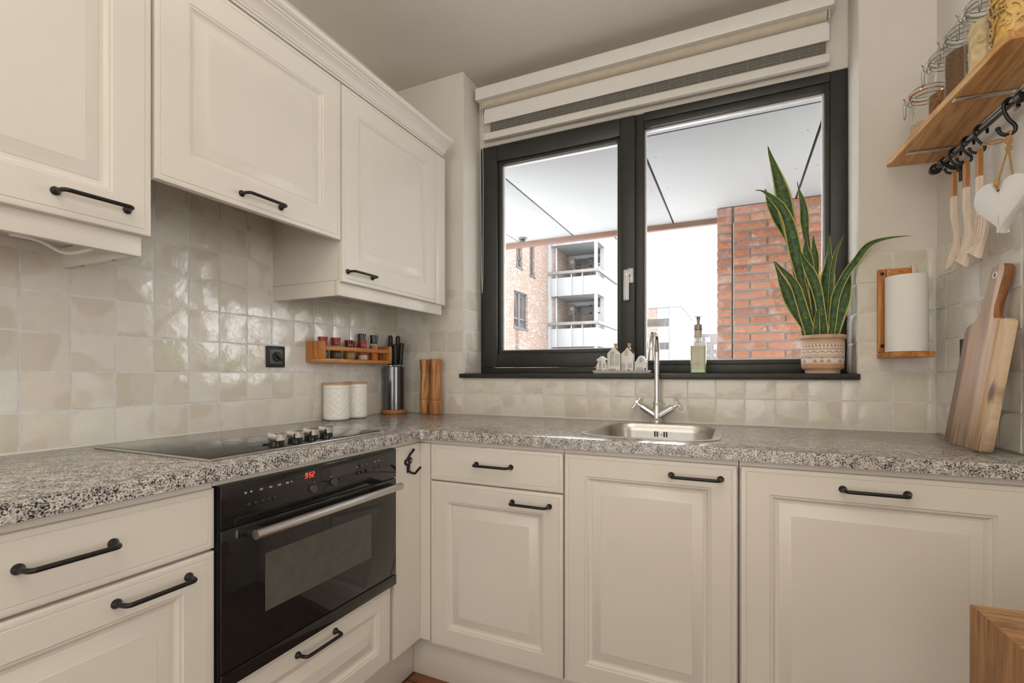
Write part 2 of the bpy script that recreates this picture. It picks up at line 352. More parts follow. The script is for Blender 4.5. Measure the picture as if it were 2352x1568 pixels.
def lathe(bm, prof, org, axis=(0, 0, 1), seg=32, cap=True):
    org = Vector(org); ax = Vector(axis).normalized(); u, v = frame_of(ax); rings = []
    for r, h in prof:
        rings.append([bm.verts.new(org+ax*h+(u*math.cos(2*math.pi*i/seg)+v*math.sin(2*math.pi*i/seg))*r) for i in range(seg)])
    for a, b in zip(rings, rings[1:]):
        for i in range(seg): bm.faces.new((a[i], a[(i+1) % seg], b[(i+1) % seg], b[i]))
    if cap:
        bm.faces.new(rings[0][::-1]); bm.faces.new(rings[-1])
    return bm
def tube(bm, pts, r, seg=12, cap=True, closed=False):
    pts = [Vector(p) for p in pts]; n = len(pts); rings = []; u = None
    rr = r if isinstance(r, (list, tuple)) else [r]*n
    for i, p in enumerate(pts):
        if closed: t = pts[(i+1) % n]-pts[i-1]
        else: t = pts[min(i+1, n-1)]-pts[max(i-1, 0)]
        t.normalize()
        if u is None: u, v = frame_of(t)
        else:
            u = (u-t*u.dot(t)); u.normalize(); v = t.cross(u)
        rings.append([bm.verts.new(p+(u*math.cos(2*math.pi*k/seg)+v*math.sin(2*math.pi*k/seg))*rr[i]) for k in range(seg)])
    prs = list(zip(rings, rings[1:])) + ([(rings[-1], rings[0])] if closed else [])
    for a, b in prs:
        for i in range(seg): bm.faces.new((a[i], a[(i+1) % seg], b[(i+1) % seg], b[i]))
    if cap and not closed:
        bm.faces.new(rings[0][::-1]); bm.faces.new(rings[-1])
    return bm
def arc_pts(pts, rad, n=5):
    """round the corners of a polyline"""
    pts = [Vector(p) for p in pts]; out = [pts[0]]
    for a, b, c in zip(pts, pts[1:], pts[2:]):
        d1 = (a-b).normalized(); d2 = (c-b).normalized(); r = min(rad, (a-b).length*.49, (c-b).length*.49)
        p, q = b+d1*r, b+d2*r
        for i in range(n+1):
            t = i/n; out.append(p*(1-t)**2+b*2*t*(1-t)+q*t*t)
    out.append(pts[-1]); return out
def ball(bm, c, r, s=(1, 1, 1), seg=16, ring=10):
    q = bmesh.ops.create_uvsphere(bm, u_segments=seg, v_segments=ring, radius=1)
    for v in q['verts']: v.co = Vector((c[0]+v.co.x*r*s[0], c[1]+v.co.y*r*s[1], c[2]+v.co.z*r*s[2]))
    return bm
def text(s, size, org, ux, uy, mat, parent, name='lettering', align='CENTER'):
    cu = bpy.data.curves.new(name, 'FONT'); cu.body = s; cu.size = size; cu.align_x = align; cu.align_y = 'CENTER'; cu.extrude = .00015
    cu.materials.append(mat); to = bpy.data.objects.new(name, cu); COL.objects.link(to); bpy.context.view_layer.update()
    me = bpy.data.meshes.new_from_object(to.evaluated_get(bpy.context.evaluated_depsgraph_get())); bpy.data.objects.remove(to); bpy.data.curves.remove(cu)
    o = bpy.data.objects.new(name, me); COL.objects.link(o); o.parent = parent; o['kind'] = 'stuff'
    ux = Vector(ux).normalized(); uy = Vector(uy).normalized(); uz = ux.cross(uy)
    m = Matrix((ux, uy, uz)).transposed().to_4x4(); m.translation = Vector(org)-wloc(parent); o.matrix_local = m
    return o
# frames of reference: fronts of the left run (plane x = c, u = y), of the back run (plane y = c, u = x), and the right wall
def FL(c): return lambda u, v, d: (c+d, u, v)
def FB(c): return lambda u, v, d: (u, c-d, v)
KW = .075; _h = math.hypot(KW, 1)
def RW(s, n, z): return (2.238+s*KW/_h-n/_h, -s/_h-n*KW/_h, z)

def door_panel(bm, f, u0, u1, v0, v1, margin=.066, panel=True, thick=.019):
    prof = [(0, -thick), (0, -.0045), (.0015, -.0012), (.005, 0), (.0125, -.0002), (.0132, -.0017), (.0146, -.0017), (.0158, 0)]
    if panel:
        m = margin
        prof += [(m, 0), (m+.002, -.0025), (m+.007, -.0032), (m+.0085, -.0062), (m+.014, -.0100), (m+.021, -.0110), (m+.0222, -.0098), (m+.049, -.0015), (m+.0505, -.0006)]
    loops = []
    for i, d in prof:
        loops.append([bm.verts.new(f(u, v, d)) for u, v in ((u0+i, v0+i), (u1-i, v0+i), (u1-i, v1-i), (u0+i, v1-i))])
    for a, b in zip(loops, loops[1:]):
        for k in range(4): bm.faces.new((a[k], a[(k+1) % 4], b[(k+1) % 4], b[k]))
    bm.faces.new(loops[0][::-1]); bm.faces.new(loops[-1])
    return bm
def bow_handle(f, u, v, parent, cc=.130, name='handle'):
    bm = B(); a, b = u-cc/2, u+cc/2; h = .032
    pts = arc_pts([f(a, v, .002), f(a, v, .016), f(a+.004, v, h), f(b-.004, v, h), f(b, v, .016), f(b, v, .002)], .016, 6)
    tube(bm, pts, .0046, 12)
    for q in (a, b):
        o = Vector(f(q, v, 0)); ax = Vector(f(q, v, 1))-o
        lathe(bm, [(.0088, -.001), (.0092, .0025), (.0075, .006), (.0052, .009), (.0046, .013)], o, ax, 16)
    return obj(name, bm, IRON, parent, label='black wrought iron bow handle')

# ------------------------------------------------------------------ room shell
bm = B(); box(bm, -.1, 6.5, -4.7, .35, -.1, 0); floor = obj('floor', bm, FLOORW, kind='structure')
for (x0, x1, y0, y1) in ((.55, 2.4, -.635, -.578), (.55, .607, -4.5, -.64)):
    bm = B(); box(bm, x0, x1, y0, y1, 0, .0035, .001); obj('border_strip', bm, FLOORB, floor)
for i in range(6):
    for j in range(3):
        bm = B(); x = .615+j*.6+(i % 2)*.25; y = -.64-.075*i; box(bm, x, x+.596, y-.073, y, 0, .003, .001); obj('parquet_plank', bm, FLOORW, floor)
bm = B(); box(bm, -.1, 6.5, -4.7, .35, 2.6, 2.75); obj('ceiling', bm, CEIL, kind='structure')
bm = B(); box(bm, -.12, 0, -4.7, .35, 0, 2.6); wall_left = obj('wall_left', bm, WALL, kind='structure')
bm = B(); prism(bm, [(0, 0), (1.06, 0), (1.06, -.14), (0, -.14)], 0, 2.6, lambda p, q, a: (RW(p, q, a)), .004); wall_right = obj('wall_right', bm, WALL, kind='structure')
bm = B()
box(bm, 0, .408, 0, .35, 0, 2.6, .004); box(bm, 2.02, 6.5, 0, .35, 0, 2.6, .004); box(bm, .408, 2.02, .0005, .35, 0, 1.088)
box(bm, .404, 2.024, .165, .35, 2.285, 2.6, .012, 3)
wall_back = obj('wall_back', bm, WALL, kind='structure')
# far end of the room and the outer wall of the living room beside the kitchen
bm = B(); box(bm, -.1, 6.5, -4.7, -4.6, 0, 2.6)
obj('wall_rear', bm, ROOMW, kind='structure')
bm = B(); box(bm, 6.4, 6.5, -4.6, .35, 0, 2.6); obj('wall_side', bm, ROOMW, kind='structure')

# ------------------------------------------------------------------ glazed tiles, one object each
def tile_mesh(seed):
    r = random.Random(seed); n = 7; bm = B(); g = {}
    def edge(t, ph): return .0011*math.sin(t*5+ph)+.0007*math.sin(t*11+ph*2)
    ph = [r.uniform(0, 6) for _ in range(4)]; tl = (r.uniform(-.0012, .0012), r.uniform(-.0012, .0012))
    S = .0972
    for i in range(n):
        for j in range(n):
            a = (i/(n-1)-.5); b = (j/(n-1)-.5)
            # denser near the rim
            a = (-.5, -.487, -.3, 0, .3, .487, .5)[i]; b = (-.5, -.487, -.3, 0, .3, .487, .5)[j]
            x = a*S+(edge(b*2, ph[0]) if a < -.49 else edge(b*2, ph[1]) if a > .49 else 0)
            y = b*S+(edge(a*2, ph[2]) if b < -.49 else edge(a*2, ph[3]) if b > .49 else 0)
            k = max(abs(a), abs(b)); d = .0062 if k < .44 else (.0060 if k < .485 else .0042)
            if k > .49 and abs(abs(a)-abs(b)) < .01: x *= .985; y *= .985
            g[i, j] = bm.verts.new((x, y, d+tl[0]*a*2+tl[1]*b*2))
    for i in range(n-1):
        for j in range(n-1): bm.faces.new((g[i, j], g[i+1, j], g[i+1, j+1], g[i, j+1]))
    rim = [g[i, 0] for i in range(n)]+[g[n-1, j] for j in range(1, n)]+[g[i, n-1] for i in range(n-2, -1, -1)]+[g[0, j] for j in range(n-2, 0, -1)]
    low = [bm.verts.new((v.co.x*1.004, v.co.y*1.004, -.001)) for v in rim]
    for k in range(len(rim)): bm.faces.new((rim[k], low[k], low[(k+1) % len(rim)], rim[(k+1) % len(rim)]))
    return finish('glazed_tile', bm, TILE, 80)
TM = [tile_mesh(100+i) for i in range(14)]
P = .1035; ZT = 1.115
def put_tile(parent, org, ux, uy, su, sv):
    """org: centre; ux, uy unit vectors in the wall; su, sv sizes relative to a full tile"""
    o = bpy.data.objects.new('tile', rng.choice(TM)); COL.objects.link(o); o.parent = parent
    ux = Vector(ux); uy = Vector(uy); uz = ux.cross(uy)
    m = Matrix((ux*su, uy*sv, uz)).transposed().to_4x4(); m.translation = Vector(org); o.matrix_local = m
def tile_run(parent, f, ux, us, vs):
    for i in range(len(us)-1):
        for j in range(len(vs)-1):
            a, b = us[i], us[i+1]; c, d = vs[j], vs[j+1]
            if callable(f): put_tile(parent, f((a+b)/2, (c+d)/2), ux, (0, 0, 1), (abs(b-a)-.0045)/(P-.0045), (d-c-.0045)/(P-.0045))
rows = [ZT+P*k for k in range(-2, 5)]; rows[0] = .912
rows_hi = [ZT+P*k for k in range(4, 8)]
cl = [0, -.040, ]+[-.142-P*k for k in range(0, 18)]; cl = [0]+[-.142-P*k+P for k in range(0, 19)]
cl = [c for c in cl if c > -1.99]
tile_run(wall_left, lambda u, v: (0, u, v), (0, 1, 0), sorted(cl), rows)
hi = [c for c in sorted(cl) if -1.40 < c < -.73]
tile_run(wall_left, lambda u, v: (0, u, v), (0, 1, 0), hi, rows_hi)
cb = [0, .106, .2085, .312, .408]
tile_run(wall_back, lambda u, v: (u, 0, v), (1, 0, 0), cb, rows)
cu = [.408]+[.520+P*k for k in range(0, 15)]+[2.017]
tile_run(wall_back, lambda u, v: (u, .0005, v), (1, 0, 0), cu, [.912, 1.0115, 1.086])
cr = [2.017, 2.118, 2.2125, 2.238]
tile_run(wall_back, lambda u, v: (u, 0, v), (1, 0, 0), cr, rows)
rows_rev = [1.112]+[ZT+P*k for k in range(1, 5)]
tile_run(wall_back, lambda u, v: (.408, u, v), (0, 1, 0), [.003, .100, .178], rows_rev)
tile_run(wall_back, lambda u, v: (2.02, u, v), (0, -1, 0), [.178, .100, .003], rows_rev)
ss = [0.006]+[.073+.0962*k for k in range(0, 12)]
wd = Vector(RW(1, 0, 0))-Vector(RW(0, 0, 0))
tile_run(wall_right, lambda u, v: RW(u, 0, v), wd, ss, rows)
# grout beds
bm = B(); box(bm, -.002, .0030, -1.99, -.001, .912, 1.529); box(bm, -.002, .0030, -1.385, -.74, 1.529, 1.84); obj('grout', bm, GROUT, wall_left)
bm = B(); box(bm, .002, .408, -.0030, .002, .912, 1.529); box(bm, .408, 2.017, -.0025, .002, .912, 1.087); box(bm, 2.017, 2.236, -.0030, .002, .912, 1.529)
box(bm, .406, .4110, .002, .176, 1.112, 1.529); box(bm, 2.0170, 2.022, .002, .176, 1.112, 1.529); obj('grout', bm, GROUT, wall_back)
bm = B(); prism(bm, [(.003, -.002), (1.13, -.002), (1.13, .0030), (.003, .0030)], .912, 1.529, lambda p, q, a: RW(p, q, a)); obj('grout', bm, GROUT, wall_right)
bm = B(); box(bm, .0005, .006, -1.99, -.006, .909, .9155, .002); box(bm, .006, 2.236, -.006, -.0005, .909, .9155, .002); obj('trim_1', bm, WPLAST, kind='structure')

# ------------------------------------------------------------------ window
WY = .17
win = thing('window_1', None, None, (1.2, WY, 1.112)); win['kind'] = 'structure'; win['label'] = 'anthracite framed kitchen window with a casement and a fixed pane'
def rect_frame(bm, x0, x1, z0, z1, l, r, b, t, y0, y1, bev=.003):
    box(bm, x0, x0+l, y0, y1, z0, z1, bev); box(bm, x1-r, x1, y0, y1, z0, z1, bev)
    box(bm, x0+l, x1-r, y0, y1, z0, z0+b, bev); box(bm, x0+l, x1-r, y0, y1, z1-t, z1, bev)
bm = B(); box(bm, .412, .46, WY+.006, .26, 1.108, 2.30, .003); box(bm, 1.205, 1.248, WY+.004, .26, 1.108, 2.30, .003); box(bm, 1.962, 2.018, WY+.0, .26, 1.108, 2.30, .003)
box(bm, .46, 1.205, WY, .26, 1.108, 1.139, .003); box(bm, .46, 1.205, WY+.006, .26, 2.255, 2.30, .003)
box(bm, 1.248, 1.962, WY, .26, 1.108, 1.148, .003); box(bm, 1.248, 1.962, WY, .26, 2.25, 2.30, .003); obj('window_frame', bm, DARKFRAME, win)
bm = B(); rect_frame(bm, .428, 1.212, 1.141, 2.282, .086, .068, .068, .083, WY-.012, .235, .005); obj('casement', bm, DARKFRAME, win)
cas = win.children[-1]
bm = B(); rect_frame(bm, .514, 1.144, 1.209, 2.199, .018, .014, .018, .018, WY+.002, .19, .002); obj('glazing_bead', bm, DARKFRAME, cas)
bm = B(); rect_frame(bm, .528, 1.134, 1.222, 2.188, .012, .010, .010, .012, .19, .208, .001); obj('glazing_spacer', bm, SILVER, cas)
bm = B(); box(bm, .53, 1.132, .197, .201, 1.224, 2.186); obj('pane', bm, PANE, cas)
bm = B(); rect_frame(bm, 1.248, 1.962, 1.148, 2.25, .002, .018, .02, .028, WY+.006, .20, .002); obj('glazing_bead', bm, DARKFRAME, win)
bm = B(); rect_frame(bm, 1.246, 1.946, 1.163, 2.226, .010, .008, .008, .012, .2, .218, .001); obj('glazing_spacer', bm, SILVER, win)
bm = B(); box(bm, 1.248, 1.944, .207, .211, 1.166, 2.222); obj('pane', bm, PANE, win)
# casement handle
bm = B(); box(bm, 1.178, 1.206, .146, WY-.012, 1.518, 1.588, .006, 3)
hb = obj('window_handle', bm, ALUG, cas, label='satin aluminium casement handle pointing down')
bm = B(); box(bm, 1.168, 1.190, .122, .138, 1.438, 1.578, .005, 3); box(bm, 1.174, 1.196, .13, .15, 1.552, 1.576, .004); obj('lever', bm, ALUG, hb)
bm = B(); lathe(bm, [(.006, 0), (.006, .002), (.003, .003)], (1.178, .122, 1.553), (0, -1, 0), 16); obj('lock_cylinder', bm, STEEL, hb)
bm = B(); box(bm, .395, 2.023, -.022, .175, 1.088, 1.1095, .003); obj('windowsill', bm, DARKFRAME, kind='structure')
# ventilation grille in the lintel
vg = thing('ventilation_grille', 'long narrow dark louvred grille in the lintel behind the blind', 'grille', (1.2, .164, 2.35))
bm = B(); box(bm, .478, 1.945, .156, .166, 2.345, 2.405); obj('recess', bm, JOINTM, vg)
for k in range(5):
    bm = B(); z = 2.350+k*.0115; box(bm, .478, 1.945, .150, .157, z, z+.0045, .001); obj('louvre', bm, GREYB, vg)
for k in range(24):
    bm = B(); x = .50+k*.0615; box(bm, x, x+.004, .149, .157, 2.347, 2.403); obj('divider', bm, GREYB, vg)
# roller blind
bl = thing('roller_blind', 'white day and night roller blind rolled up above the window', 'blind', (1.2, .11, 2.5))
bm = B(); prism(bm, [(.075, 2.487), (.072, 2.492), (.072, 2.543), (.078, 2.549), (.15, 2.549), (.15, 2.487)], .434, 1.960, lambda p, q, a: (a, p, q)); obj('cassette', bm, WPLAST, bl)
bm = B(); lathe(bm, [(.019, 0), (.019, 1.49)], (.452, .118, 2.478), (1, 0, 0), 24); obj('roller_tube', bm, simple('roller_fabric', (.52, .46, .37), .8), bl)
for x in (.445, 1.945):
    bm = B(); box(bm, x, x+.006, .095, .145, 2.452, 2.49, .002); obj('end_bracket', bm, ALUG, bl)
bm = B(); box(bm, .455, 1.952, .128, .1295, 2.388, 2.478); obj('opaque_band', bm, FABW, bl)
bm = B(); box(bm, .455, 1.952, .1292, .1298, 2.332, 2.388); obj('sheer_band', bm, SHEER, bl)
bm = B(); prism(bm, [(.118, 2.300), (.118, 2.326), (.124, 2.336), (.136, 2.336), (.138, 2.300)], .455, 1.951, lambda p, q, a: (a, p, q)); obj('bottom_bar', bm, WPLAST, bl)
bm = B(); path = [(.444, .102, 2.47), (.448, .102, 2.1), (.455, .101, 1.6), (.459, .10, 1.52)]; path2 = [(.459, .10, 1.52), (.463, .10, 1.60), (.464, .101, 2.1), (.456, .104, 2.47)]
for pp in (path, path2):
    tube(bm, pp, .0006, 6)
    for a, b in zip(pp, pp[1:]):
        L = (Vector(b)-Vector(a)).length; n = int(L/.0066)
        for i in range(n):
            c = Vector(a).lerp(Vector(b), i/n); bmesh.ops.create_icosphere(bm, subdivisions=1, radius=.0021, matrix=Matrix.Translation(c))
obj('bead_chain', bm, WPLAST, bl, label='white beaded pull chain', kind='stuff')

# ------------------------------------------------------------------ balcony and what lies beyond
bs = thing('ceiling_balcony', None, None, (1, 1.2, 2.33)); bs['kind'] = 'structure'
for x0, x1 in ((-1.6, -.205), (-.195, .312), (.326, 1.158), (1.172, 1.998), (2.012, 3.4)):
    bm = B(); box(bm, x0, x1, .488, 2.05, 2.326, 2.345, .001); obj('soffit_panel', bm, SOFF, bs)
    bm = B(); box(bm, x0, x1, .36, .475, 2.326, 2.345, .001); obj('soffit_panel', bm, SOFF, bs)
    for y in (.75, 1.25, 1.75):
        for x in (x0+.045, x1-.045):
            bm = B(); lathe(bm, [(.004, -.001), (.003, .002)], (x, y, 2.326), (0, 0, -1), 8); obj('screw_head', bm, GREYB, bs)
bm = B(); box(bm, -1.6, 3.4, .36, 2.05, 2.346, 2.55); obj('soffit_backing', bm, JOINTM, bs)
bm = B(); box(bm, -1.6, 3.4, 2.05, 2.10, 2.284, 2.55, .004); obj('fascia', bm, FASC, bs)
bm = B(); box(bm, -1.6, 3.4, .36, 3.2, -.25, -.05); obj('floor_balcony', bm, simple('pale_concrete', (.50, .495, .48), .9), kind='structure')
dl = thing('ceiling_spotlight', 'small dark round fitting under the balcony ceiling at the left', 'light', (-.12, 1.93, 2.326))
bm = B(); lathe(bm, [(.042, 0), (.042, .008), (.036, .012)], (-.12, 1.93, 2.327), (0, 0, -1), 24); obj('flange', bm, GPLAST, dl)
bm = B(); lathe(bm, [(.028, .011), (.026, .030), (.020, .036)], (-.12, 1.93, 2.327), (0, 0, -1), 24); obj('housing', bm, BPLAST, dl)
# brick pier
PY = 1.81
pier = thing('brick_pillar', 'orange red brick pier with a dark expansion joint outside the window', 'pillar', (1.85, PY+.05, -.05))
bm = B(); box(bm, 1.502, 1.597, PY+.010, PY+.28, -.05, 2.32); box(bm, 1.611, 2.75, PY+.010, PY+.28, -.05, 2.32); obj('mortar_core', bm, MORT, pier)
bm = B(); box(bm, 1.5975, 1.6105, PY+.006, PY+.05, -.05, 2.32); obj('expansion_joint', bm, JOINTM, pier)
def brick_mesh(wd_, seed):
    r = random.Random(seed); bm = B(); h = .0485
    box(bm, -wd_/2, wd_/2, -.0, .06, -h/2, h/2, .004, 2)
    for v in bm.verts: v.co += Vector((r.uniform(-1, 1), r.uniform(-1, 1)*.8, r.uniform(-1, 1)))*.0014
    return finish('brick', bm, BRICKM, 50)
BRICKM = mat_brick()
BRK = {}
for wd_ in (.092, .098, .208): BRK[wd_] = [brick_mesh(wd_, 500+i+int(wd_*1000)) for i in range(5)]
BRC = [.092, .098, .208]
row = 0; z = 2.295
while z > 1.10:
    xs = [(1.5485, .098)]
    x = 1.614
    if row % 2 == 0: seq = [.208]*6
    else: seq = [.098]+[.208]*6
    for b_ in seq: xs.append((x+b_/2, b_)); x += b_+.0125
    for xc, b_ in xs:
        if xc > 2.7: continue
        o = bpy.data.objects.new('brick', rng.choice(BRK[b_])); COL.objects.link(o); o.parent = pier
        o.location = Vector((xc+(rng.uniform(-.003, .003) if xc > 1.6 else -.001), PY+rng.uniform(-.002, .002), z))-Vector(pier.location)
    z -= .0617; row += 1
# left neighbour: brick block
bb = thing('brick_apartment_block', 'orange brick apartment block with tall grey windows beyond the balcony', 'building', (-10, 21, -7))
XB_, Y0_, Y1_ = -8.158, 18.78, 24.0
wins = [(19.60, 20.33, 6.36, 8.6), (21.27, 21.95, 6.23, 8.6), (19.30, 21.0, 3.36, 5.15), (19.30, 21.0, .45, 1.15)]
def wall_with_holes(bm, a0, a1, z0, z1, holes, f, th=.35):
    ys = sorted({a0, a1, *[h[0] for h in holes], *[h[1] for h in holes]}); zs = sorted({z0, z1, *[h[2] for h in holes], *[h[3] for h in holes]})
    for i in range(len(ys)-1):
        for j in range(len(zs)-1):
            cy, cz = (ys[i]+ys[i+1])/2, (zs[j]+zs[j+1])/2
            if any(h[0] < cy < h[1] and h[2] < cz < h[3] for h in holes): continue
            f(bm, ys[i], ys[i+1], zs[j], zs[j+1])
bm = B(); wall_with_holes(bm, Y0_, Y1_, -7, 12, wins, lambda b, a, c, d, e: box(b, XB_-.35, XB_, a, c, d, e)); bmesh.ops.remove_doubles(bm, verts=bm.verts, dist=.001); obj('side_wall', bm, FARB, bb)
bm = B(); box(bm, XB_-6, XB_-.002, Y0_-.002, Y0_+.35, -7, 12); obj('end_wall', bm, FARBX, bb)
for (a, b_, c, d) in wins:
    bm = B(); box(bm, XB_-.20, XB_-.12, a, a+.08, c, d); box(bm, XB_-.20, XB_-.12, b_-.08, b_, c, d); box(bm, XB_-.20, XB_-.12, a, b_, c, c+.08); box(bm, XB_-.20, XB_-.12, a, b_, d-.08, d)
    box(bm, XB_-.20, XB_-.12, a, b_, c+.42, c+.52)
    if b_-a > 1: box(bm, XB_-.20, XB_-.10, (a+b_)/2-.12, (a+b_)/2+.08, c, d)
    else: box(bm, XB_-.20, XB_-.12, (a+b_)/2-.02, (a+b_)/2+.06, c, d)
    wf = obj('window_frame', bm, GREYF, bb)
    bm = B(); box(bm, XB_-.17, XB_-.16, a+.02, b_-.02, c+.02, d-.02); obj('pane', bm, FARG, wf)
    bm = B(); box(bm, XB_-.15, XB_+.05, a-.05, b_+.05, c-.07, c); obj('window_ledge', bm, GREYF, bb)
# balcony tower
tw = thing('balcony_apartment_tower', 'white apartment tower with stacked corner balconies beside the brick block', 'building', (-6.7, 26, -7))
TX0, TX1, TY, TD = -8.158, -5.289, 24.0, 1.55
bm = B(); box(bm, TX0-.6, TX1-.26, TY+TD+1.2, 40, -7, 12.2); box(bm, TX1-.25, TX1, TY+TD, 40, -7, 12.2); obj('rear_wall', bm, WHITEF, tw)
bm = B(); box(bm, TX0, TX0+.16, TY, TY+.3, -7, 12.2); obj('corner_strip', bm, WHITEF, tw)
bm = B(); box(bm, TX0+.02, TX0+.3, TY+.3, TY+TD+1.3, -7, 12.2); obj('balcony_side_wall', bm, FARB, tw)
for lv, zr in enumerate((9.73, 6.86, 3.98, 1.10)):
    bm = B(); box(bm, TX0, TX1+.12, TY-.10, TY+.06, zr-.17, zr, .02); box(bm, TX1-.02, TX1+.12, TY+.06, TY+4.6, zr-.17, zr, .02); obj('rail', bm, GREYB, tw)
    xs = [TX0+.16, TX0+.55, TX0+1.42, TX0+2.06, TX1]
    for a, b_ in zip(xs, xs[1:]):
        bm = B(); box(bm, a+.008, b_-.008, TY, TY+.05, zr-1.39, zr-.36, .004); obj('parapet_panel', bm, WHITEF, tw)
        bm = B(); box(bm, b_-.08, b_-.02, TY+.01, TY+.05, zr-.40, zr-.16); obj('post', bm, WHITEF, tw)
    bm = B(); box(bm, TX1-.05, TX1, TY+.06, TY+TD, zr-1.39, zr-.36, .01); obj('parapet_panel', bm, WHITEF, tw)
    bm = B(); box(bm, TX0+.16, TX1-.01, TY+.05, TY+TD+1.2, zr-1.39, zr-1.10); obj('balcony_slab', bm, WHITEF, tw)
    bm = B(); box(bm, TX1-.18, TX1-.02, TY+.01, TY+.17, zr, zr+1.48); obj('column', bm, WHITEF, tw)
    yb = TY+TD+1.1
    bm = B(); x0, x1, z0, z1 = TX0+.75, TX1-.25, zr-1.1, zr+1.25
    for (a, b_) in ((x0, x0+.08), (x0+.42, x0+.47), (x1-.92, x1-.78), (x1-.06, x1)): box(bm, a, b_, yb, yb+.08, z0, z1)
    for (a, b_) in ((z0, z0+.1), (z1-.52, z1-.45), (z1-.07, z1)): box(bm, x0, x1, yb, yb+.08, a, b_)
    wf = obj('window_frame', bm, GREYF, tw)
    bm = B(); box(bm, x0+.02, x1-.02, yb+.03, yb+.05, z0, z1); obj('pane', bm, FARG, wf)
    bm = B(); box(bm, TX0+.3, TX0+.75, yb-.02, yb+.05, zr-1.1, zr+1.4); obj('brick_strip', bm, FARBX, tw)
    bm = B(); box(bm, TX0+.36, TX0+.62, yb-.05, yb-.02, zr-1.1, zr+.72); obj('door', bm, GREYF, tw)
    bm = B(); lathe(bm, [(.17, 0), (.17, .06), (.12, .11)], (TX0+.58, yb-.04, zr+1.08), (0, -1, 0), 20); obj('wall_lamp', bm, WHITEF, tw)
    bm = B(); lathe(bm, [(.06, 0), (.06, 1.5)], (TX0+.36, TY+.35, zr-.05), (0, 0, 1), 10); obj('drainpipe', bm, WHITEF, tw)
# second building
b2 = thing('white_panel_building', 'white office building with brick panels and ribbon windows behind the tap', 'building', (-6, 58, -7))
Y2 = 55.0
bm = B(); box(bm, -14, -4.012, Y2+.05, 72, -7, 8.5); box(bm, -5.27, -4.008, Y2, Y2+.2, -7, 8.52); obj('body', bm, WHITEF, b2)
bm = B(); box(bm, -14, -3.95, Y2-.05, 72, 8.5, 8.62); obj('roof_edge', bm, GREYB, b2)
for z0, z1 in ((7.28, 8.45), (4.58, 6.30), (1.6, 3.6)):
    bm = B(); box(bm, -7.9, -6.6, Y2-.02, Y2+.1, z0, z1); obj('brick_panel', bm, FARBX, b2)
    bm = B(); box(bm, -6.57, -5.31, Y2-.02, Y2+.1, z0, z1); obj('white_panel', bm, WHITEF, b2)
for z0, z1 in ((6.42, 7.27), (3.80, 4.55)):
    for a, b_ in ((-7.9, -5.78), (-5.72, -5.29)):
        bm = B(); rect_frame(bm, a, b_, z0, z1, .05, .05, .05, .05, Y2-.03, Y2+.03, 0); wf = obj('window_frame', bm, GREYF, b2)
        bm = B(); box(bm, a+.03, b_-.03, Y2+.0, Y2+.04, z0+.03, z1-.03); obj('pane', bm, FARG, wf)
for y0, z0, z1 in ((57, 6.1, 7.2), (62, 6.6, 7.2), (57, 3.5, 4.5), (64, 4.6, 5.4)):
    bm = B(); box(bm, -4.03, -3.99, y0, y0+.5, z0, z1); obj('side_window', bm, GREYF, b2)
# far brown block
b3 = thing('brown_brick_block', 'hazy brown brick block far away left of the brick pillar', 'building', (-3, 95, -7))
bm = B(); box(bm, -5.1, -1.0, 90, 100, -7, 8.05); obj('body', bm, DIMB, b3)
for x0, z0, w_, h_ in ((-3.45, 6.5, .9, .95), (-2.05, 5.2, .7, .95), (-3.4, 4.0, .25, .4), (-3.05, 4.0, .25, .4), (-2.0, 4.0, .3, .5)):
    bm = B(); box(bm, x0, x0+w_, 89.9, 90.05, z0, z0+h_); obj('window', bm, WHITEF, b3)
b4 = thing('pink_brick_gable', 'sliver of pink brick gable beyond the white office building', 'building', (-7, 86, -7))
bm = B(); box(bm, -8.5, -5.12, 84, 92, -7, 9.5); obj('body', bm, FARBX, b4)
bm = B(); box(bm, -8.6, -5.05, 83.9, 92, 9.5, 9.65); obj('roof_edge', bm, GREYB, b4)
bm = B(); box(bm, -120, 120, 4, 220, -7.2, -7); obj('street', bm, GROUND, kind='structure')
#PART2
# ------------------------------------------------------------------ wall cabinets
XU = .355; fU = FL(XU)
def wall_cab(label, y0, y1, dy0, dy1, zb, zdoor, hy, hz):
    c = thing('wall_cabinet', label, 'cabinet', (.17, (y0+y1)/2, zb))
    bm = B(); box(bm, .001, XU-.0205, y0, y1, zb, 2.145, .001); obj('carcass', bm, CAB, c)
    bm = B(); door_panel(bm, fU, dy0, dy1, zdoor, 2.143, margin=.080); d = obj('door', bm, CAB, c, angle=25)
    bow_handle(fU, hy, hz, d); return c
c1 = wall_cab('cream wall cabinet at the upper left with a cable under it', -1.995, -1.372, -1.985, -1.376, 1.445, 1.438, -1.493, 1.487)
bm = B(); box(bm, .318, .336, -1.995, -1.388, 1.390, 1.4445, .0015); obj('light_rail', bm, CAB, c1)
bm = B(); box(bm, .002, .318, -1.404, -1.388, 1.390, 1.4445, .0015); lr = obj('light_rail', bm, CAB, c1)
for x in (.09, .235):
    bm = B(); lathe(bm, [(.004, 0), (.004, .001)], (x, -1.396, 1.3905), (0, 0, -1), 10); obj('screw_hole', bm, IRON, lr)
c2 = wall_cab('wide cream wall cabinet with a short door over the hob, no rail below', -1.370, -.764, -1.369, -.762, 1.80, 1.583, -1.078, 1.621)
c3 = wall_cab('narrow cream wall cabinet nearest the window with exposed side panel', -.757, -.075, -.755, -.156, 1.445, 1.438, -.664, 1.478)
bm = B(); box(bm, .318, .3385, -.757, -.09, 1.390, 1.4445, .0015); obj('light_rail', bm, CAB, c3)
bm = B(); box(bm, .002, .318, -.757, -.739, 1.390, 1.4445, .0015); obj('light_rail', bm, CAB, c3)
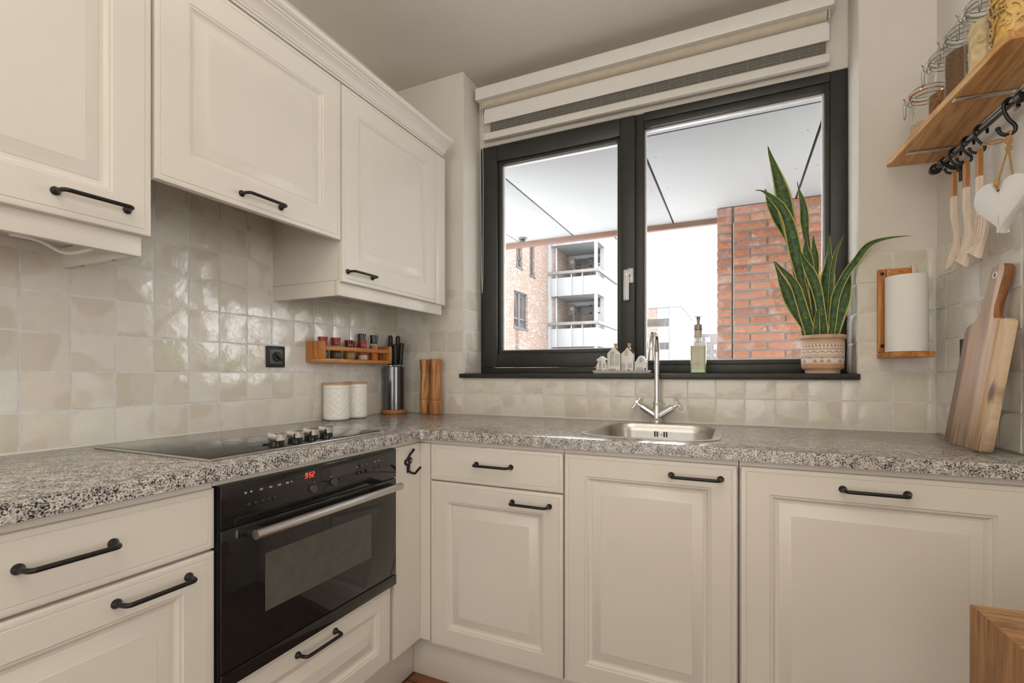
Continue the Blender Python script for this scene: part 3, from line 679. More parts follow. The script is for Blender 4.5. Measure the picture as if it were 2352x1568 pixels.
bm = B(); box(bm, .320, XU-.004, -.154, -.078, 1.438, 2.143, .002); obj('filler_strip', bm, CAB, c3)
bm = B()
prof = [(.30, 2.1465), (.356, 2.1465), (.3575, 2.152), (.363, 2.1535), (.3645, 2.158), (.3675, 2.1595), (.372, 2.166), (.382, 2.176), (.393, 2.1825), (.3945, 2.187), (.400, 2.188), (.4015, 2.193), (.408, 2.195), (.414, 2.200), (.4155, 2.212), (.30, 2.212)]
prism(bm, prof, -2.0, -.105, lambda p, q, a: (p, a, q)); obj('crown_moulding', bm, CAB, label='cream crown moulding running along the tops of the wall cabinets', cat='moulding', angle=20)
bm = B(); tube(bm, arc_pts([(.05, -1.52, 1.4445), (.10, -1.484, 1.434), (.15, -1.461, 1.400), (.214, -1.454, 1.399), (.30, -1.442, 1.410), (.312, -1.440, 1.43)], .03, 4), .0042, 10)
obj('cable', bm, WPLAST, label='loose white cable sagging under the left wall cabinet', cat='cable')

# ------------------------------------------------------------------ base cabinets
XB = .592; YB = -.618; fB = FL(XB); gB = FB(YB)
cd = thing('drawer_cabinet', 'cream base cabinet with a drawer over a door, left of the oven', 'cabinet', (.3, -1.68, .15))
bm = B(); box(bm, .002, XB-.021, -1.99, -1.379, .15, .849, .001); box(bm, .5, XB-.010, -1.99, -1.379, .849, .877); obj('carcass', bm, CAB, cd)
bm = B(); door_panel(bm, fB, -1.985, -1.3785, .728, .8600, panel=False); d = obj('drawer', bm, CAB, cd, angle=25); bow_handle(fB, -1.635, .800, d)
bm = B(); door_panel(bm, fB, -1.985, -1.3785, .155, .7225); d = obj('door', bm, CAB, cd, angle=25); bow_handle(fB, -1.500, .687, d)
co = thing('oven_cabinet', 'cream cabinet framing the built-in oven with a drawer at its foot', 'cabinet', (.3, -1.07, .15))
bm = B(); box(bm, .002, XB-.021, -1.3775, -.770, .15, .409, .001); box(bm, .002, XB-.03, -1.3775, -1.3735, .409, .8475); box(bm, .002, XB-.03, -.7695, -.766, .409, .8475); box(bm, .50, XB-.010, -1.3775, -.766, .8625, .877); obj('carcass', bm, CAB, co)
bm = B(); door_panel(bm, fB, -1.371, -.783, .158, .4105, margin=.058); d = obj('drawer', bm, CAB, co, angle=25); bow_handle(fB, -1.093, .378, d)
cf = thing('corner_filler', 'cream corner post between the oven and the back run with a black hook', 'panel', (.57, -.64, .155))
bm = B(); prism(bm, [(-.766, .155), (-.6183, .155), (-.6183, .860), (-.766, .860)], XB-.019, XB, lambda p, q, a: (a, p, q), 0); obj('left_panel', bm, CAB, cf)
bm = B(); prism(bm, [(XB+.0005, .155), (.635, .155), (.635, .860), (XB+.0005, .860)], YB+.019, YB, lambda p, q, a: (p, a, q), 0); obj('right_panel', bm, CAB, cf)
bm = B(); box(bm, .30, XB-.011, -.765, YB+.011, .8605, .877); box(bm, XB-.011, .637, -.60, YB+.011, .8605, .877); obj('top_rail', bm, CAB, cf)
ca = thing('drawer_cabinet', 'cream cabinet with drawer and door in the corner, left of the sink', 'cabinet', (.88, -.3, .15))
bm = B(); box(bm, .64, 1.135, YB+.021, -.03, .15, .849, .001); box(bm, .637, 1.135, YB+.011, -.5, .849, .877); obj('carcass', bm, CAB, ca)
bm = B(); door_panel(bm, gB, .637, 1.1335, .732, .8600, panel=False); d = obj('drawer', bm, CAB, ca, angle=25); bow_handle(gB, .889, .801, d)
bm = B(); door_panel(bm, gB, .637, 1.1335, .145, .7275); d = obj('door', bm, CAB, ca, angle=25); bow_handle(gB, 1.024, .687, d)
cs = thing('sink_cabinet', 'cream one-door cabinet under the sink', 'cabinet', (1.38, -.3, .15))
bm = B(); box(bm, 1.1365, 1.6345, YB+.021, YB+.038, .15, .849, .001); box(bm, 1.1365, 1.6345, YB+.011, -.572, .849, .877); box(bm, 1.1365, 1.15, YB+.04, -.03, .15, .70); box(bm, 1.62, 1.6345, YB+.04, -.03, .15, .70); obj('carcass', bm, CAB, cs)
bm = B(); door_panel(bm, gB, 1.1385, 1.6315, .145, .8600); d = obj('door', bm, CAB, cs, angle=25); bow_handle(gB, 1.525, .820, d)
cw = thing('base_cabinet', 'wide cream cabinet with a centred handle, beside the right wall', 'cabinet', (1.94, -.3, .15))
bm = B(); box(bm, 1.6365, 2.232, YB+.021, -.03, .15, .849, .001); box(bm, 1.6365, 2.232, YB+.011, -.5, .849, .877); obj('carcass', bm, CAB, cw)
bm = B(); door_panel(bm, gB, 1.6395, 2.235, .145, .8600, margin=.070); d = obj('door', bm, CAB, cw, angle=25); bow_handle(gB, 1.936, .821, d)
bm = B(); box(bm, 2.237, 2.277, YB-.001+.003, YB+.02, .145, .8595); obj('filler_strip', bm, CAB, cw)
bm = B(); box(bm, .525, .541, -1.99, -.572, 0.0035, .149, .001); obj('plinth', bm, CAB, label='cream plinth under the oven run of cabinets', cat='plinth')
bm = B(); box(bm, .5415, 2.27, -.588, -.572, 0.0035, .144, .001); obj('plinth', bm, CAB, label='cream plinth under the window run of cabinets', cat='plinth')

# ------------------------------------------------------------------ worktop with a cut-out for the sink
SX0, SX1, SY0, SY1 = 1.174, 1.562, -.535, -.095
def rrect(x0, x1, y0, y1, r, n=8):
    out = []
    for cx, cy, a0 in ((x1-r, y1-r, 0), (x0+r, y1-r, 90), (x0+r, y0+r, 180), (x1-r, y0+r, 270)):
        for i in range(n+1):
            a = R(a0+90*i/n); out.append((cx+r*math.cos(a), cy+r*math.sin(a)))
    return out
bm = B(); outer = [(.004, -2.0), (.608, -2.0), (.608, -.646), (.617, -.637), (2.284, -.637), (2.2385, -.004), (.004, -.004)]
hole = rrect(SX0, SX1, SY0, SY1, .085)
ov = [bm.verts.new((x, y, .91)) for x, y in outer]; hv = [bm.verts.new((x, y, .91)) for x, y in hole]
es = [bm.edges.new((l[i], l[(i+1) % len(l)])) for l in (ov, hv) for i in range(len(l))]
bmesh.ops.triangle_fill(bm, use_beauty=True, use_dissolve=False, edges=es)
for f in [f for f in bm.faces if all(v in hv for v in f.verts)]: bm.faces.remove(f)
for f in bm.faces:
    if f.normal.z < 0: f.normal_flip()
ex = bmesh.ops.extrude_face_region(bm, geom=list(bm.faces)); low = [v for v in ex['geom'] if isinstance(v, bmesh.types.BMVert)]
for v in low: v.co.z = .8775
bm.normal_update()
topedge = [e for e in bm.edges if all(abs(v.co.z-.91) < 1e-5 for v in e.verts) and all((v.co.x, v.co.y) and min(abs(v.co.x-o[0])+abs(v.co.y-o[1]) for o in outer) < 1e-4 for v in e.verts) and len(e.link_faces) == 2 and abs(e.link_faces[0].normal.z-e.link_faces[1].normal.z) > .5]
bmesh.ops.bevel(bm, geom=topedge, offset=.003, segments=2, profile=.5, affect='EDGES')
obj('worktop', bm, GRAN, label='speckled grey granite worktop running round the corner', cat='worktop', angle=30)

# ------------------------------------------------------------------ hob
hob = thing('hob', 'black glass electric hob with four chrome knobs set in the worktop', 'hob', (.31, -1.06, .91))
bm = B(); box(bm, .062, .545, -1.362, -.757, .9102, .9155, .0025, 2); obj('steel_frame', bm, STEEL, hob)
bm = B(); box(bm, .070, .537, -1.354, -.765, .9150, .9168, .0006); obj('glass_plate', bm, BGLASS, hob)
for i, (x, y) in enumerate(((.507, -1.152), (.503, -1.088), (.499, -1.027), (.496, -.967))):
    bm = B(); lathe(bm, [(.019, 0), (.019, .013), (.017, .014)], (x, y, .9168), seg=24); k = obj('knob', bm, GRIND, hob)
    bm = B(); prism(bm, [(-.0165, .0145), (.0165, .0145), (.0165, .031), (.011, .0345), (-.0165, .0345)], -.010, .010, lambda p, q, a, x=x, y=y: (x+p, y+a*1.5, .9168+q), .003); obj('chrome_cap', bm, CHROME, k)

# ------------------------------------------------------------------ oven
ov_ = thing('oven', 'black built-in compact oven with a steel bar handle and red clock', 'oven', (.58, -1.07, .413)); XO = .600
bm = B(); box(bm, .06, XO-.006, -1.3725, -.7675, .4105, .862); obj('housing', bm, BPLAST, ov_)
bm = B(); box(bm, XO-.005, XO+.003, -1.3715, -.7685, .7665, .8615, .0015); cp = obj('control_panel', bm, BGLASS, ov_)
bm = B(); box(bm, XO-.005, XO+.003, -1.3715, -.7685, .4475, .7635, .0015); od = obj('door', bm, BGLASS, ov_)
bm = B(); box(bm, XO-.005, XO+.0045, -1.3715, -.7685, .4115, .4455, .0015); obj('lower_trim', bm, BGLASS, ov_)
bm = B(); box(bm, XO+.0028, XO+.0034, -1.262, -.889, .540, .679); obj('window', bm, OVWIN, od, label='smoky see-through door window')
bm = B(); tube(bm, [(XO+.048, -1.322, .748), (XO+.048, -.800, .748)], .0115, 24); hb = obj('handle_bar', bm, STEEL, od, label='brushed steel bar handle')
for y in (-1.302, -.820):
    bm = B(); box(bm, XO+.001, XO+.047, y-.018, y+.018, .741, .754, .003); obj('handle_bracket', bm, BPLAST, od)
bm = B(); box(bm, XO+.0026, XO+.0034, -1.052, -.955, .818, .846); obj('display', bm, simple('dark_display', (.045, .036, .034), .15), cp)
uy, uz = (0, 1, 0), (0, 0, 1)
# seven-segment clock 9:52
def seg7(bm, ch, y, z, w_=.0068, h=.0135, t=.0016):
    on = {'9': 'abcdfg', '5': 'acdfg', '2': 'abdeg'}[ch]
    for s in on:
        a, b_, c, d = {'a': (0, w_, h-t, h), 'd': (0, w_, 0, t), 'g': (0, w_, h/2-t/2, h/2+t/2), 'f': (0, t, h/2, h), 'b': (w_-t, w_, h/2, h), 'e': (0, t, 0, h/2), 'c': (w_-t, w_, 0, h/2)}[s]
        sl = .12
        box(bm, XO+.003, XO+.0036, a, b_, c, d, 0, xf=lambda x, p, q: (x, y+p+q*sl, z+q))
bm = B(); seg7(bm, '9', -1.1435, .8355); seg7(bm, '5', -1.1310, .8355); seg7(bm, '2', -1.1210, .8355)
for q in (.8385, .8445): box(bm, XO+.003, XO+.0036, -1.1352, -1.1338, q, q+.0016)
obj('clock_digits', bm, REDLED, cp, label='glowing red clock reading 9:52', kind='stuff')
for i in range(5):
    bm = B(); y = -1.306+i*.0172; lathe(bm, [(.0052, 0), (.0052, .003), (.004, .005), (.0015, .0058)], (XO+.003, y, .8075), (1, 0, 0), 16); obj('button', bm, BPLAST, cp)
for y in (-.948, -.929, -.910):
    bm = B(); lathe(bm, [(.0052, 0), (.0052, .003), (.004, .005), (.0015, .0058)], (XO+.003, y, .8135), (1, 0, 0), 16); obj('button', bm, BPLAST, cp)
for y in (-.873, -.854):
    bm = B(); lathe(bm, [(.0048, 0), (.0048, .001), (.003, .0015)], (XO+.003, y, .8165), (1, 0, 0), 16); obj('button', bm, BPLAST, cp)
for y, z in ((-1.119, .8035), (-1.045, .8065)):
    bm = B(); lathe(bm, [(.0112, 0), (.0112, .006), (.0098, .0085), (.002, .0092)], (XO+.003, y, z), (1, 0, 0), 28); obj('dial', bm, simple('charcoal_dial', (.045, .045, .046), .35) if y < -1.1 else bpy.data.materials['charcoal_dial'], cp)
XT = XO+.0032
INKW = simple('white_print', (.62, .62, .60), .6)
for s, y in (('90', -1.299), ('180', -1.273), ('360', -1.247), ('600', -1.222), ('900', -1.199), ('W', -1.186)): text(s, .0062, (XT, y, .8355), uy, uz, INKW, cp)
text('80', .0062, (XT, -1.313, .8355), uy, uz, INKW, cp)
text('-', .008, (XT, -1.127, .8195), uy, uz, INKW, cp); text('+', .007, (XT, -1.113, .8195), uy, uz, INKW, cp)
text('P |- -> o', .0062, (XT, -1.045, .8225), uy, uz, INKW, cp)
text('\u2193\u2191', .006, (XT, -.951, .8315), uy, uz, INKW, cp); text('o', .0065, (XT, -.931, .8325), uy, uz, INKW, cp); text('\u2022', .009, (XT, -.911, .8335), uy, uz, INKW, cp)
text('stop', .0046, (XT, -.872, .835), uy, uz, INKW, cp); text('start', .0046, (XT, -.853, .8355), uy, uz, INKW, cp)

# ------------------------------------------------------------------ sink and tap
sk = thing('sink', 'stainless steel bowl sink set in the worktop under the window', 'sink', (1.368, -.31, .91))
bm = B(); lo = []
for dx, z in ((-.026, .9102), (-.024, .9125), (-.004, .9122), (.003, .907), (.008, .88), (.016, .79), (.035, .765), (.10, .757)):
    lo.append([bm.verts.new((x, y, z)) for x, y in rrect(SX0+dx, SX1-dx, SY0+dx*.9, SY1-dx*.55, max(.03, .085-dx*.5), 8)])
for a, b_ in zip(lo, lo[1:]):
    for k in range(len(a)): bm.faces.new((a[k], a[(k+1) % len(a)], b_[(k+1) % len(a)], b_[k]))
bm.faces.new(lo[-1]); obj('bowl', bm, STEEL, sk, angle=40)
for x in (-.022, -.013, .013, .022):
    bm = B(); box(bm, 1.358+x, 1.358+x+.004, -.1085, -.1045, .862, .884, .0015); obj('overflow_slot', bm, BPLAST, sk)
bm = B(); lathe(bm, [(.005, 0), (.005, .002), (.002, .004)], (1.360, -.107, .873), (0, -1, 0), 14); obj('overflow_screw', bm, CHROME, sk)
bm = B(); lathe(bm, [(.045, 0), (.045, .002), (.03, .001)], (1.368, -.31, .7575), seg=28); obj('drain', bm, CHROME, sk)
tp = thing('tap', 'chrome swan-neck kitchen tap with two cross handles behind the sink', 'tap', (1.338, -.048, .91)); TXc, TYc = 1.338, -.048
bm = B(); lathe(bm, [(.0255, .0002), (.0255, .005), (.021, .007), (.019, .012), (.0165, .014), (.0165, .082), (.0155, .084), (.0155, .088)], (TXc, TYc, .910), seg=32); tb = obj('body', bm, CHROME, tp)
pts = [(TXc, TYc, .995), (TXc, TYc, 1.19)]
for i in range(1, 17):
    a = math.pi*i/16; pts.append((TXc-.0*i, TYc-.072+.072*math.cos(a), 1.19+.074*math.sin(a)))
pts.append((TXc, TYc-.144, 1.168)); bm = B(); tube(bm, pts, .0112, 20); sp_ = obj('spout', bm, CHROME, tp, angle=60)
bm = B(); lathe(bm, [(.0125, 0), (.0125, .012), (.009, .0125)], (TXc, TYc-.144, 1.1725), (0, 0, -1), 20); obj('aerator', bm, CHROME, sp_)
for sgn in (-1, 1):
    ax = Vector((sgn*math.cos(R(33)), 0, math.sin(R(33)))); org = Vector((TXc, TYc, .936))
    bm = B(); lathe(bm, [(.0135, .010), (.0135, .048), (.0130, .0485), (.0130, .0500), (.0140, .0505), (.0140, .072), (.0075, .073), (.0062, .074), (.0062, .094)], org, ax, 24); va = obj('valve', bm, CHROME, tp)
    up = Vector((-sgn*math.sin(R(33)), 0, math.cos(R(33)))); c = org+ax*.097
    bm = B(); dv = Vector((0, 1, 0)); u1 = up*math.cos(R(24))+dv*math.sin(R(24)); u2 = dv*math.cos(R(24))-up*math.sin(R(24)); tube(bm, [c-u1*.028, c+u1*.028], .0056, 14); tube(bm, [c-u2*.020, c+u2*.020], .0056, 14); obj('cross_handle', bm, CHROME, va)

# ------------------------------------------------------------------ left wall: switch, spice rack
sw = thing('wall_switch', 'black rotary switch on the tiles above the hob', 'switch', (.004, -.750, 1.175))
bm = B(); box(bm, .0045, .014, -.791, -.709, 1.134, 1.216, .003); obj('frame', bm, BPLAST, sw)
bm = B(); box(bm, .013, .0155, -.778, -.722, 1.147, 1.203, .001); obj('plate', bm, GPLAST, sw)
bm = B(); lathe(bm, [(.0185, .0), (.0185, .008), (.016, .010)], (.0155, -.750, 1.175), (1, 0, 0), 24); kn = obj('knob', bm, BPLAST, sw)
bm = B(); a = R(-40); prism(bm, [(-.019, -.0055), (.024, -.0045), (.026, 0), (.024, .0045), (-.019, .0055)], .0245, .036, lambda p, q, d: (d, -.750+p*math.cos(a)-q*math.sin(a), 1.175+p*math.sin(a)+q*math.cos(a)), .002); obj('pointer', bm, BPLAST, kn)
rk = thing('spice_rack', 'small orange wooden spice rack on the tiled wall over the canisters', 'rack', (.05, -.38, 1.157))
bm = B(); box(bm, .0065, .096, -.602, -.578, 1.1725, 1.244, .001); obj('side_panel', bm, ORWX, rk)
bm = B(); box(bm, .0065, .096, -.178, -.158, 1.1725, 1.240, .001); obj('side_panel', bm, ORWX, rk)
bm = B(); box(bm, .0065, .096, -.602, -.158, 1.157, 1.172, .001); obj('bottom_board', bm, ORW, rk)
bm = B(); box(bm, .080, .096, -.5775, -.1785, 1.207, 1.2245, .001); obj('front_rail', bm, ORW, rk)
def spice(name, y, x, r, h, lid, fill, label, fillh, tall=False):
    t = thing(name, label, 'jar', (x, y, 1.1722), 'spice jars in the wall rack'); z0 = 1.1723
    if tall: pr = [(r*.95, 0), (r, .003), (r, h*.62), (r*.9, h*.68), (r*.8, h*.72)]
    else: pr = [(r*.85, 0), (r, .006), (r*1.02, .018), (r*.92, .032), (r*.7, h*.58), (r*.66, h*.72)]
    bm = B(); lathe(bm, pr, (x, y, z0), seg=20); obj('glass_body', bm, GLASS, t)
    bm = B(); lathe(bm, [(a*.93, max(.0008, min(b_, fillh))) for a, b_ in pr if b_ <= fillh] + [(r*.9, fillh)], (x, y, z0), seg=18); obj('contents', bm, fill, t)
    bm = B(); hh = h*.72
    lathe(bm, [(r*.72, hh-.006), (r*.80, hh-.004), (r*.74, hh+.012), (r*.86, h-.004), (r*.84, h), (r*.5, h)], (x, y, z0), seg=20); obj('lid', bm, lid, t)
    return t
spice('spice_jar', -.551, .050, .0235, .092, REDL, MIXSP, 'spice jar with red lid behind the rack end panel, leftmost', .04)
spice('spice_jar', -.482, .052, .0250, .092, REDL, MIXSP, 'red-lidded spice jar with dark seeds, second from the left', .04)
spice('spice_jar', -.402, .053, .0250, .086, DREDL, MUST, 'spice jar of mustard powder with a glossy dark red lid at the front', .038)
spice('spice_jar', -.360, .028, .0180, .080, DREDL, MUST, 'small dark-red-lidded jar half hidden behind the mustard jar', .03)
spice('spice_jar', -.318, .053, .0250, .090, REDL, SALT, 'red-lidded spice jar of pale pink salt', .022)
spice('spice_grinder', -.290, .026, .0210, .124, GRIND, ORSP, 'tall black-topped spice grinder at the back of the rack', .07, True)
spice('spice_grinder', -.238, .052, .0215, .120, GRIND, ORSP, 'tall black-topped grinder of orange spice at the right end of the rack', .07, True)

# ------------------------------------------------------------------ worktop objects in the corner
def canister(label, cx, cy, r, h):
    t = thing('canister', label, 'canister', (cx, cy, .91), 'white embossed canisters'); bm = B(); n, m = 120, 64; g = {}
    for j in range(m+1):
        for i in range(n):
            z = h*j/m; a = 2*math.pi*i/n; rr = r
            if z < .014: rr = r-.012+math.sqrt(max(0, .012**2-(.012-min(z, .012))**2))*1.0
            d = 0
            if .016 < z < h-.022:
                p = (i*10/n) % 1; q = ((z-.016)/.0275) % 1
                dd = abs(p-.5)+abs(q-.5)
                d = .0008*math.cos(dd*math.pi*4)
            elif z > h-.012: d = .0012
            g[i, j] = bm.verts.new((cx+(rr+d)*math.cos(a), cy+(rr+d)*math.sin(a), .9103+z))
    for j in range(m):
        for i in range(n): bm.faces.new((g[i, j], g[(i+1) % n, j], g[(i+1) % n, j+1], g[i, j+1]))
    bm.faces.new([g[i, 0] for i in range(n)][::-1]); bm.faces.new([g[i, m] for i in range(n)])
    obj('ceramic_body', bm, CERAM, t, angle=60)
    bm = B(); lathe(bm, [(r-.001, 0), (r+.0012, .0008), (r+.0012, .0075), (r-.001, .009)], (cx, cy, .9105+h), seg=48); obj('bamboo_lid', bm, LIDW, t)
canister('white embossed canister with bamboo lid, the nearer of the pair', .066, -.490, .054, .150)
canister('white embossed canister with bamboo lid, partly behind the other one', .066, -.376, .052, .152)
kb = thing('knife_holder', 'dark steel knife cylinder on an orange wooden foot in the corner', 'knife block', (.070, -.107, .91)); KX, KY = .070, -.107
bm = B(); lathe(bm, [(.058, .0003), (.062, .004), (.063, .010), (.062, .016), (.058, .020)], (KX, KY, .91), seg=40); obj('wooden_foot', bm, BASEW, kb)
bm = B(); lathe(bm, [(.051, .0205), (.051, .232), (.0495, .233), (.0475, .232), (.0475, .21)], (KX, KY, .91), seg=48); obj('cylinder', bm, simple('smoked_steel', (.16, .165, .175), .16, .9, var=.05), kb)
bm = B(); lathe(bm, [(.0470, 0), (.0470, .004)], (KX, KY, 1.118), seg=32); obj('insert', bm, BPLAST, kb)
for i, (dr, dd, z, lean, lab) in enumerate(((-.021, .016, 1.302, (-.02, .0), 'black-handled knife standing tallest at the left of the holder'), (.010, .020, 1.299, (.02, .0), 'black-handled knife at the back middle of the holder'), (-.012, -.018, 1.258, (-.02, -.02), 'black-handled knife at the front left of the holder'), (.009, -.014, 1.256, (.0, -.02), 'black-handled knife at the front right of the holder'), (.028, .002, 1.262, (.06, .0), 'black-handled knife at the back right of the holder'))):
    dx = dr*.907-dd*.42; dy = dr*.42+dd*.907
    t = thing('kitchen_knife', lab, 'knife', (KX+dx, KY+dy, 1.124), 'knives in the steel holder')
    p0 = Vector((KX+dx, KY+dy, 1.124)); p1 = Vector((KX+dx+lean[0]*.2, KY+dy+lean[1]*.2, z)); d = p1-p0
    bm = B(); tube(bm, [p0+d*.20, p0+d*.22, p0+d*.5, p0+d*.8, p0+d*.96, p1], [.0100, .0112, .0102, .0112, .0115, .006], 12); obj('handle', bm, BPLAST, t)
    bm = B(); tube(bm, [p0, p0+d*.21], [.0050, .0066], 12); obj('bolster', bm, CHROME, t)
def mill(label, cx, cy, r, m):
    t = thing('pepper_mill', label, 'mill', (cx, cy, .91), 'wooden salt and pepper mills'); sg = 10
    bm = B(); lathe(bm, [(r*.95, .0003), (r, .002), (r, .0690), (r*.97, .0700)], (cx, cy, .91), seg=sg); obj('base', bm, m, t, angle=20)
    bm = B(); lathe(bm, [(r*.97, .0710), (r*.985, .0725), (r*.94, .12), (r*.82, .200), (r*.80, .2035)], (cx, cy, .91), seg=sg); obj('body', bm, m, t, angle=20)
    bm = B(); lathe(bm, [(r*.80, .2045), (r*.82, .2055), (r*1.0, .260), (r*1.0, .266), (r*.90, .270)], (cx, cy, .91), seg=sg); obj('head', bm, m, t, angle=20)
mill('two-tone acacia mill with dark figured grain, the left one', .214, -.046, .0300, MILLW)
mill('plainer orange-brown acacia mill, the right one', .287, -.060, .0315, MILLW2)
hk = thing('coat_hook', 'black cast iron double hook on the corner post by the oven', 'hook', (XB, -.690, .80))
bm = B(); lathe(bm, [(.0115, 0), (.0115, .003), (.008, .0045)], (XB, -.7005, .8035), (1, 0, 0), 18); lathe(bm, [(.0115, 0), (.0115, .003), (.008, .0045)], (XB, -.6795, .8065), (1, 0, 0), 18); box(bm, XB, XB+.005, -.698, -.682, .766, .82, .0015); obj('back_plate', bm, IRON, hk)
for y, z in ((-.7005, .8035), (-.6795, .8065)):
    bm = B(); lathe(bm, [(.0035, 0), (.0035, .0018), (.001, .0024)], (XB+.0042, y, z), (1, 0, 0), 12); obj('screw', bm, STEEL, hk)
bm = B(); tube(bm, arc_pts([(XB+.003, -.690, .812), (XB+.006, -.689, .828), (XB+.016, -.687, .838), (XB+.022, -.686, .848)], .01, 5), [.0042]*13+[.0055], 10); obj('upper_prong', bm, IRON, hk)
bm = B(); tube(bm, arc_pts([(XB+.003, -.690, .785), (XB+.006, -.690, .768), (XB+.030, -.689, .764), (XB+.036, -.687, .774), (XB+.050, -.685, .788)], .012, 5), .0042, 10); obj('lower_prong', bm, IRON, hk)

# ------------------------------------------------------------------ windowsill objects
SZ = 1.1097
ty = thing('tray', 'small white ceramic tray carrying the little houses on the windowsill', 'tray', (1.180, .035, SZ))
bm = B(); lo = []
for gx, gy, z in ((.116, .020, 0), (.118, .022, .0012), (.1245, .029, .0125), (.1225, .027, .0130), (.1165, .0205, .0035)):
    lo.append([bm.verts.new((1.180+sx*gx, .035+sy*gy, SZ+z)) for sx, sy in ((-1, -1), (1, -1), (1, 1), (-1, 1))])
for a, b_ in zip(lo, lo[1:]):
    for k in range(4): bm.faces.new((a[k], a[(k+1) % 4], b_[(k+1) % 4], b_[k]))
bm.faces.new(lo[0][::-1]); bm.faces.new(lo[-1]); obj('dish', bm, HOUSEW, ty)
HZ = SZ+.0036
def house(label, x0, x1, poly, wins, cork=None, chim=None, doors=(), y0=.020, y1=.050, roof=None):
    """poly: gable outline in fractions of width and metres of height"""
    wd_ = x1-x0; t = thing('ceramic_house', label, 'figurine', ((x0+x1)/2, .035, HZ), 'miniature canal houses on the tray')
    bm = B(); prism(bm, [(x0+p*wd_, HZ+q) for p, q in poly], y0, y1, lambda p, q, a: (p, a, q), .0012); obj('house_body', bm, HOUSEW, t)
    for (cx, cz, ww, hh) in wins:
        bm = B(); X = x0+cx*wd_; Z = HZ+cz; tk = .0012
        rect_frame(bm, X-ww/2, X+ww/2, Z-hh/2, Z+hh/2, tk, tk, tk, tk, y0-.0006, y0+.0004, 0); box(bm, X-tk/2, X+tk/2, y0-.0006, y0+.0004, Z-hh/2, Z+hh/2); box(bm, X-ww/2, X+ww/2, y0-.0006, y0+.0004, Z-tk/2, Z+tk/2)
        obj('painted_window', bm, BLUE, t, kind='stuff')
    for (cx, ww, hh) in doors:
        bm = B(); X = x0+cx*wd_; box(bm, X-ww/2, X+ww/2, y0-.0006, y0+.0004, HZ+.001, HZ+hh); obj('painted_door', bm, COBALT, t)
    if roof:
        (a, b_, c, d) = roof; bm = B(); prism(bm, [(x0+a*wd_, HZ+b_), (x0+c*wd_, HZ+d), (x0+c*wd_+.002, HZ+d+.0022), (x0+a*wd_, HZ+b_+.0026)], y0+.001, y1+.003, lambda p, q, a_: (p, a_, q)); obj('roof_edge', bm, BLUE, t)
    if cork:
        cx, z0, z1 = cork; X = x0+cx*wd_
        bm = B(); lathe(bm, [(.0085, z0-.004), (.0080, z0+.003), (.006, z0+.0035)], (X, .036, HZ), seg=18); obj('neck', bm, HOUSEW, t)
        bm = B(); lathe(bm, [(.0060, z0), (.0082, z1-.002), (.0078, z1)], (X, .036, HZ), seg=18); obj('cork', bm, CORK, t)
house('smallest miniature house, scalloped gable, leftmost on the tray', 1.070, 1.117, [(0, 0), (1, 0), (1, .033), (.92, .040), (.86, .052), (1.02, .058), (.9, .061), (.66, .068), (.58, .072), (.42, .072), (.34, .068), (.08, .060), (-.02, .055), (.16, .050), (.1, .040), (0, .033)], [(.25, .010, .014, .011), (.44, .010, .013, .011), (.86, .008, .008, .013), (.38, .035, .009, .030), (.74, .030, .009, .018)])
house('tallest miniature house with cork stopper and stepped gable, second on the tray', 1.119, 1.175, [(0, 0), (1, 0), (1, .084), (.82, .094), (.64, .106), (.60, .110), (.40, .110), (.36, .106), (.18, .094), (0, .084)], [(.36, .042, .016, .022), (.76, .042, .016, .022), (.36, .068, .016, .022), (.76, .068, .016, .022), (.42, .086, .014, .010), (.38, .013, .030, .006)], cork=(.60, .110, .127), doors=((.80, .008, .010),), roof=(.64, .108, 1.0, .086))
house('tall miniature house with cork stopper and pointed gable, third on the tray', 1.179, 1.231, [(0, 0), (1, 0), (1, .080), (.5, .108), (0, .080)], [(.16, .030, .014, .018), (.72, .030, .014, .018), (.16, .009, .014, .015), (.42, .085, .011, .022)], cork=(.60, .104, .127), doors=((.62, .010, .014),), roof=(.5, .108, 1.03, .079))
house('low miniature house with rounded bell gable, rightmost on the tray', 1.236, 1.288, [(0, 0), (1, 0), (1, .046), (.88, .050), (.80, .060), (.66, .070), (.5, .073), (.34, .070), (.20, .060), (.12, .050), (0, .046)], [(.28, .011, .011, .020), (.56, .011, .011, .020), (.5, .052, .009, .016)], doors=((.85, .008, .020),), y0=.022, y1=.047)
sd = thing('soap_dispenser', 'square glass soap bottle with bronze pump on the windowsill', 'soap bottle', (1.489, .030, SZ))
SXc, SYc = 1.489, .030
bm = B()
lo = []
for hx, hy_, z in ((.0285, .018, .0002), (.0310, .020, .003), (.0312, .0205, .010), (.0305, .0198, .020), (.0312, .0205, .118), (.0290, .0190, .1235), (.0210, .0150, .1275), (.0135, .0125, .130), (.0125, .0122, .136), (.0150, .0135, .150)):
    lo.append([bm.verts.new((SXc+x, SYc+y, SZ+z)) for x, y in rrect(-hx, hx, -hy_, hy_, min(hx, hy_)*.45 if z < .126 else min(hx, hy_)*.95, 5)])
for a, b_ in zip(lo, lo[1:]):
    for k in range(len(a)): bm.faces.new((a[k], a[(k+1) % len(a)], b_[(k+1) % len(a)], b_[k]))
bm.faces.new(lo[0][::-1]); obj('glass_bottle', bm, GLASS, sd)
def rblock(bm, hx, hy_, z0, z1, rr):
    prism(bm, rrect(SXc-hx, SXc+hx, SYc-hy_, SYc+hy_, rr, 5), z0, z1, lambda p, q, a: (p, q, a))
bm = B(); rblock(bm, .0275, .0170, SZ+.004, SZ+.0195, .007); obj('settled_soap', bm, LIQ2, sd)
bm = B(); rblock(bm, .0285, .0178, SZ+.0200, SZ+.112, .008); obj('soap_liquid', bm, LIQ, sd)
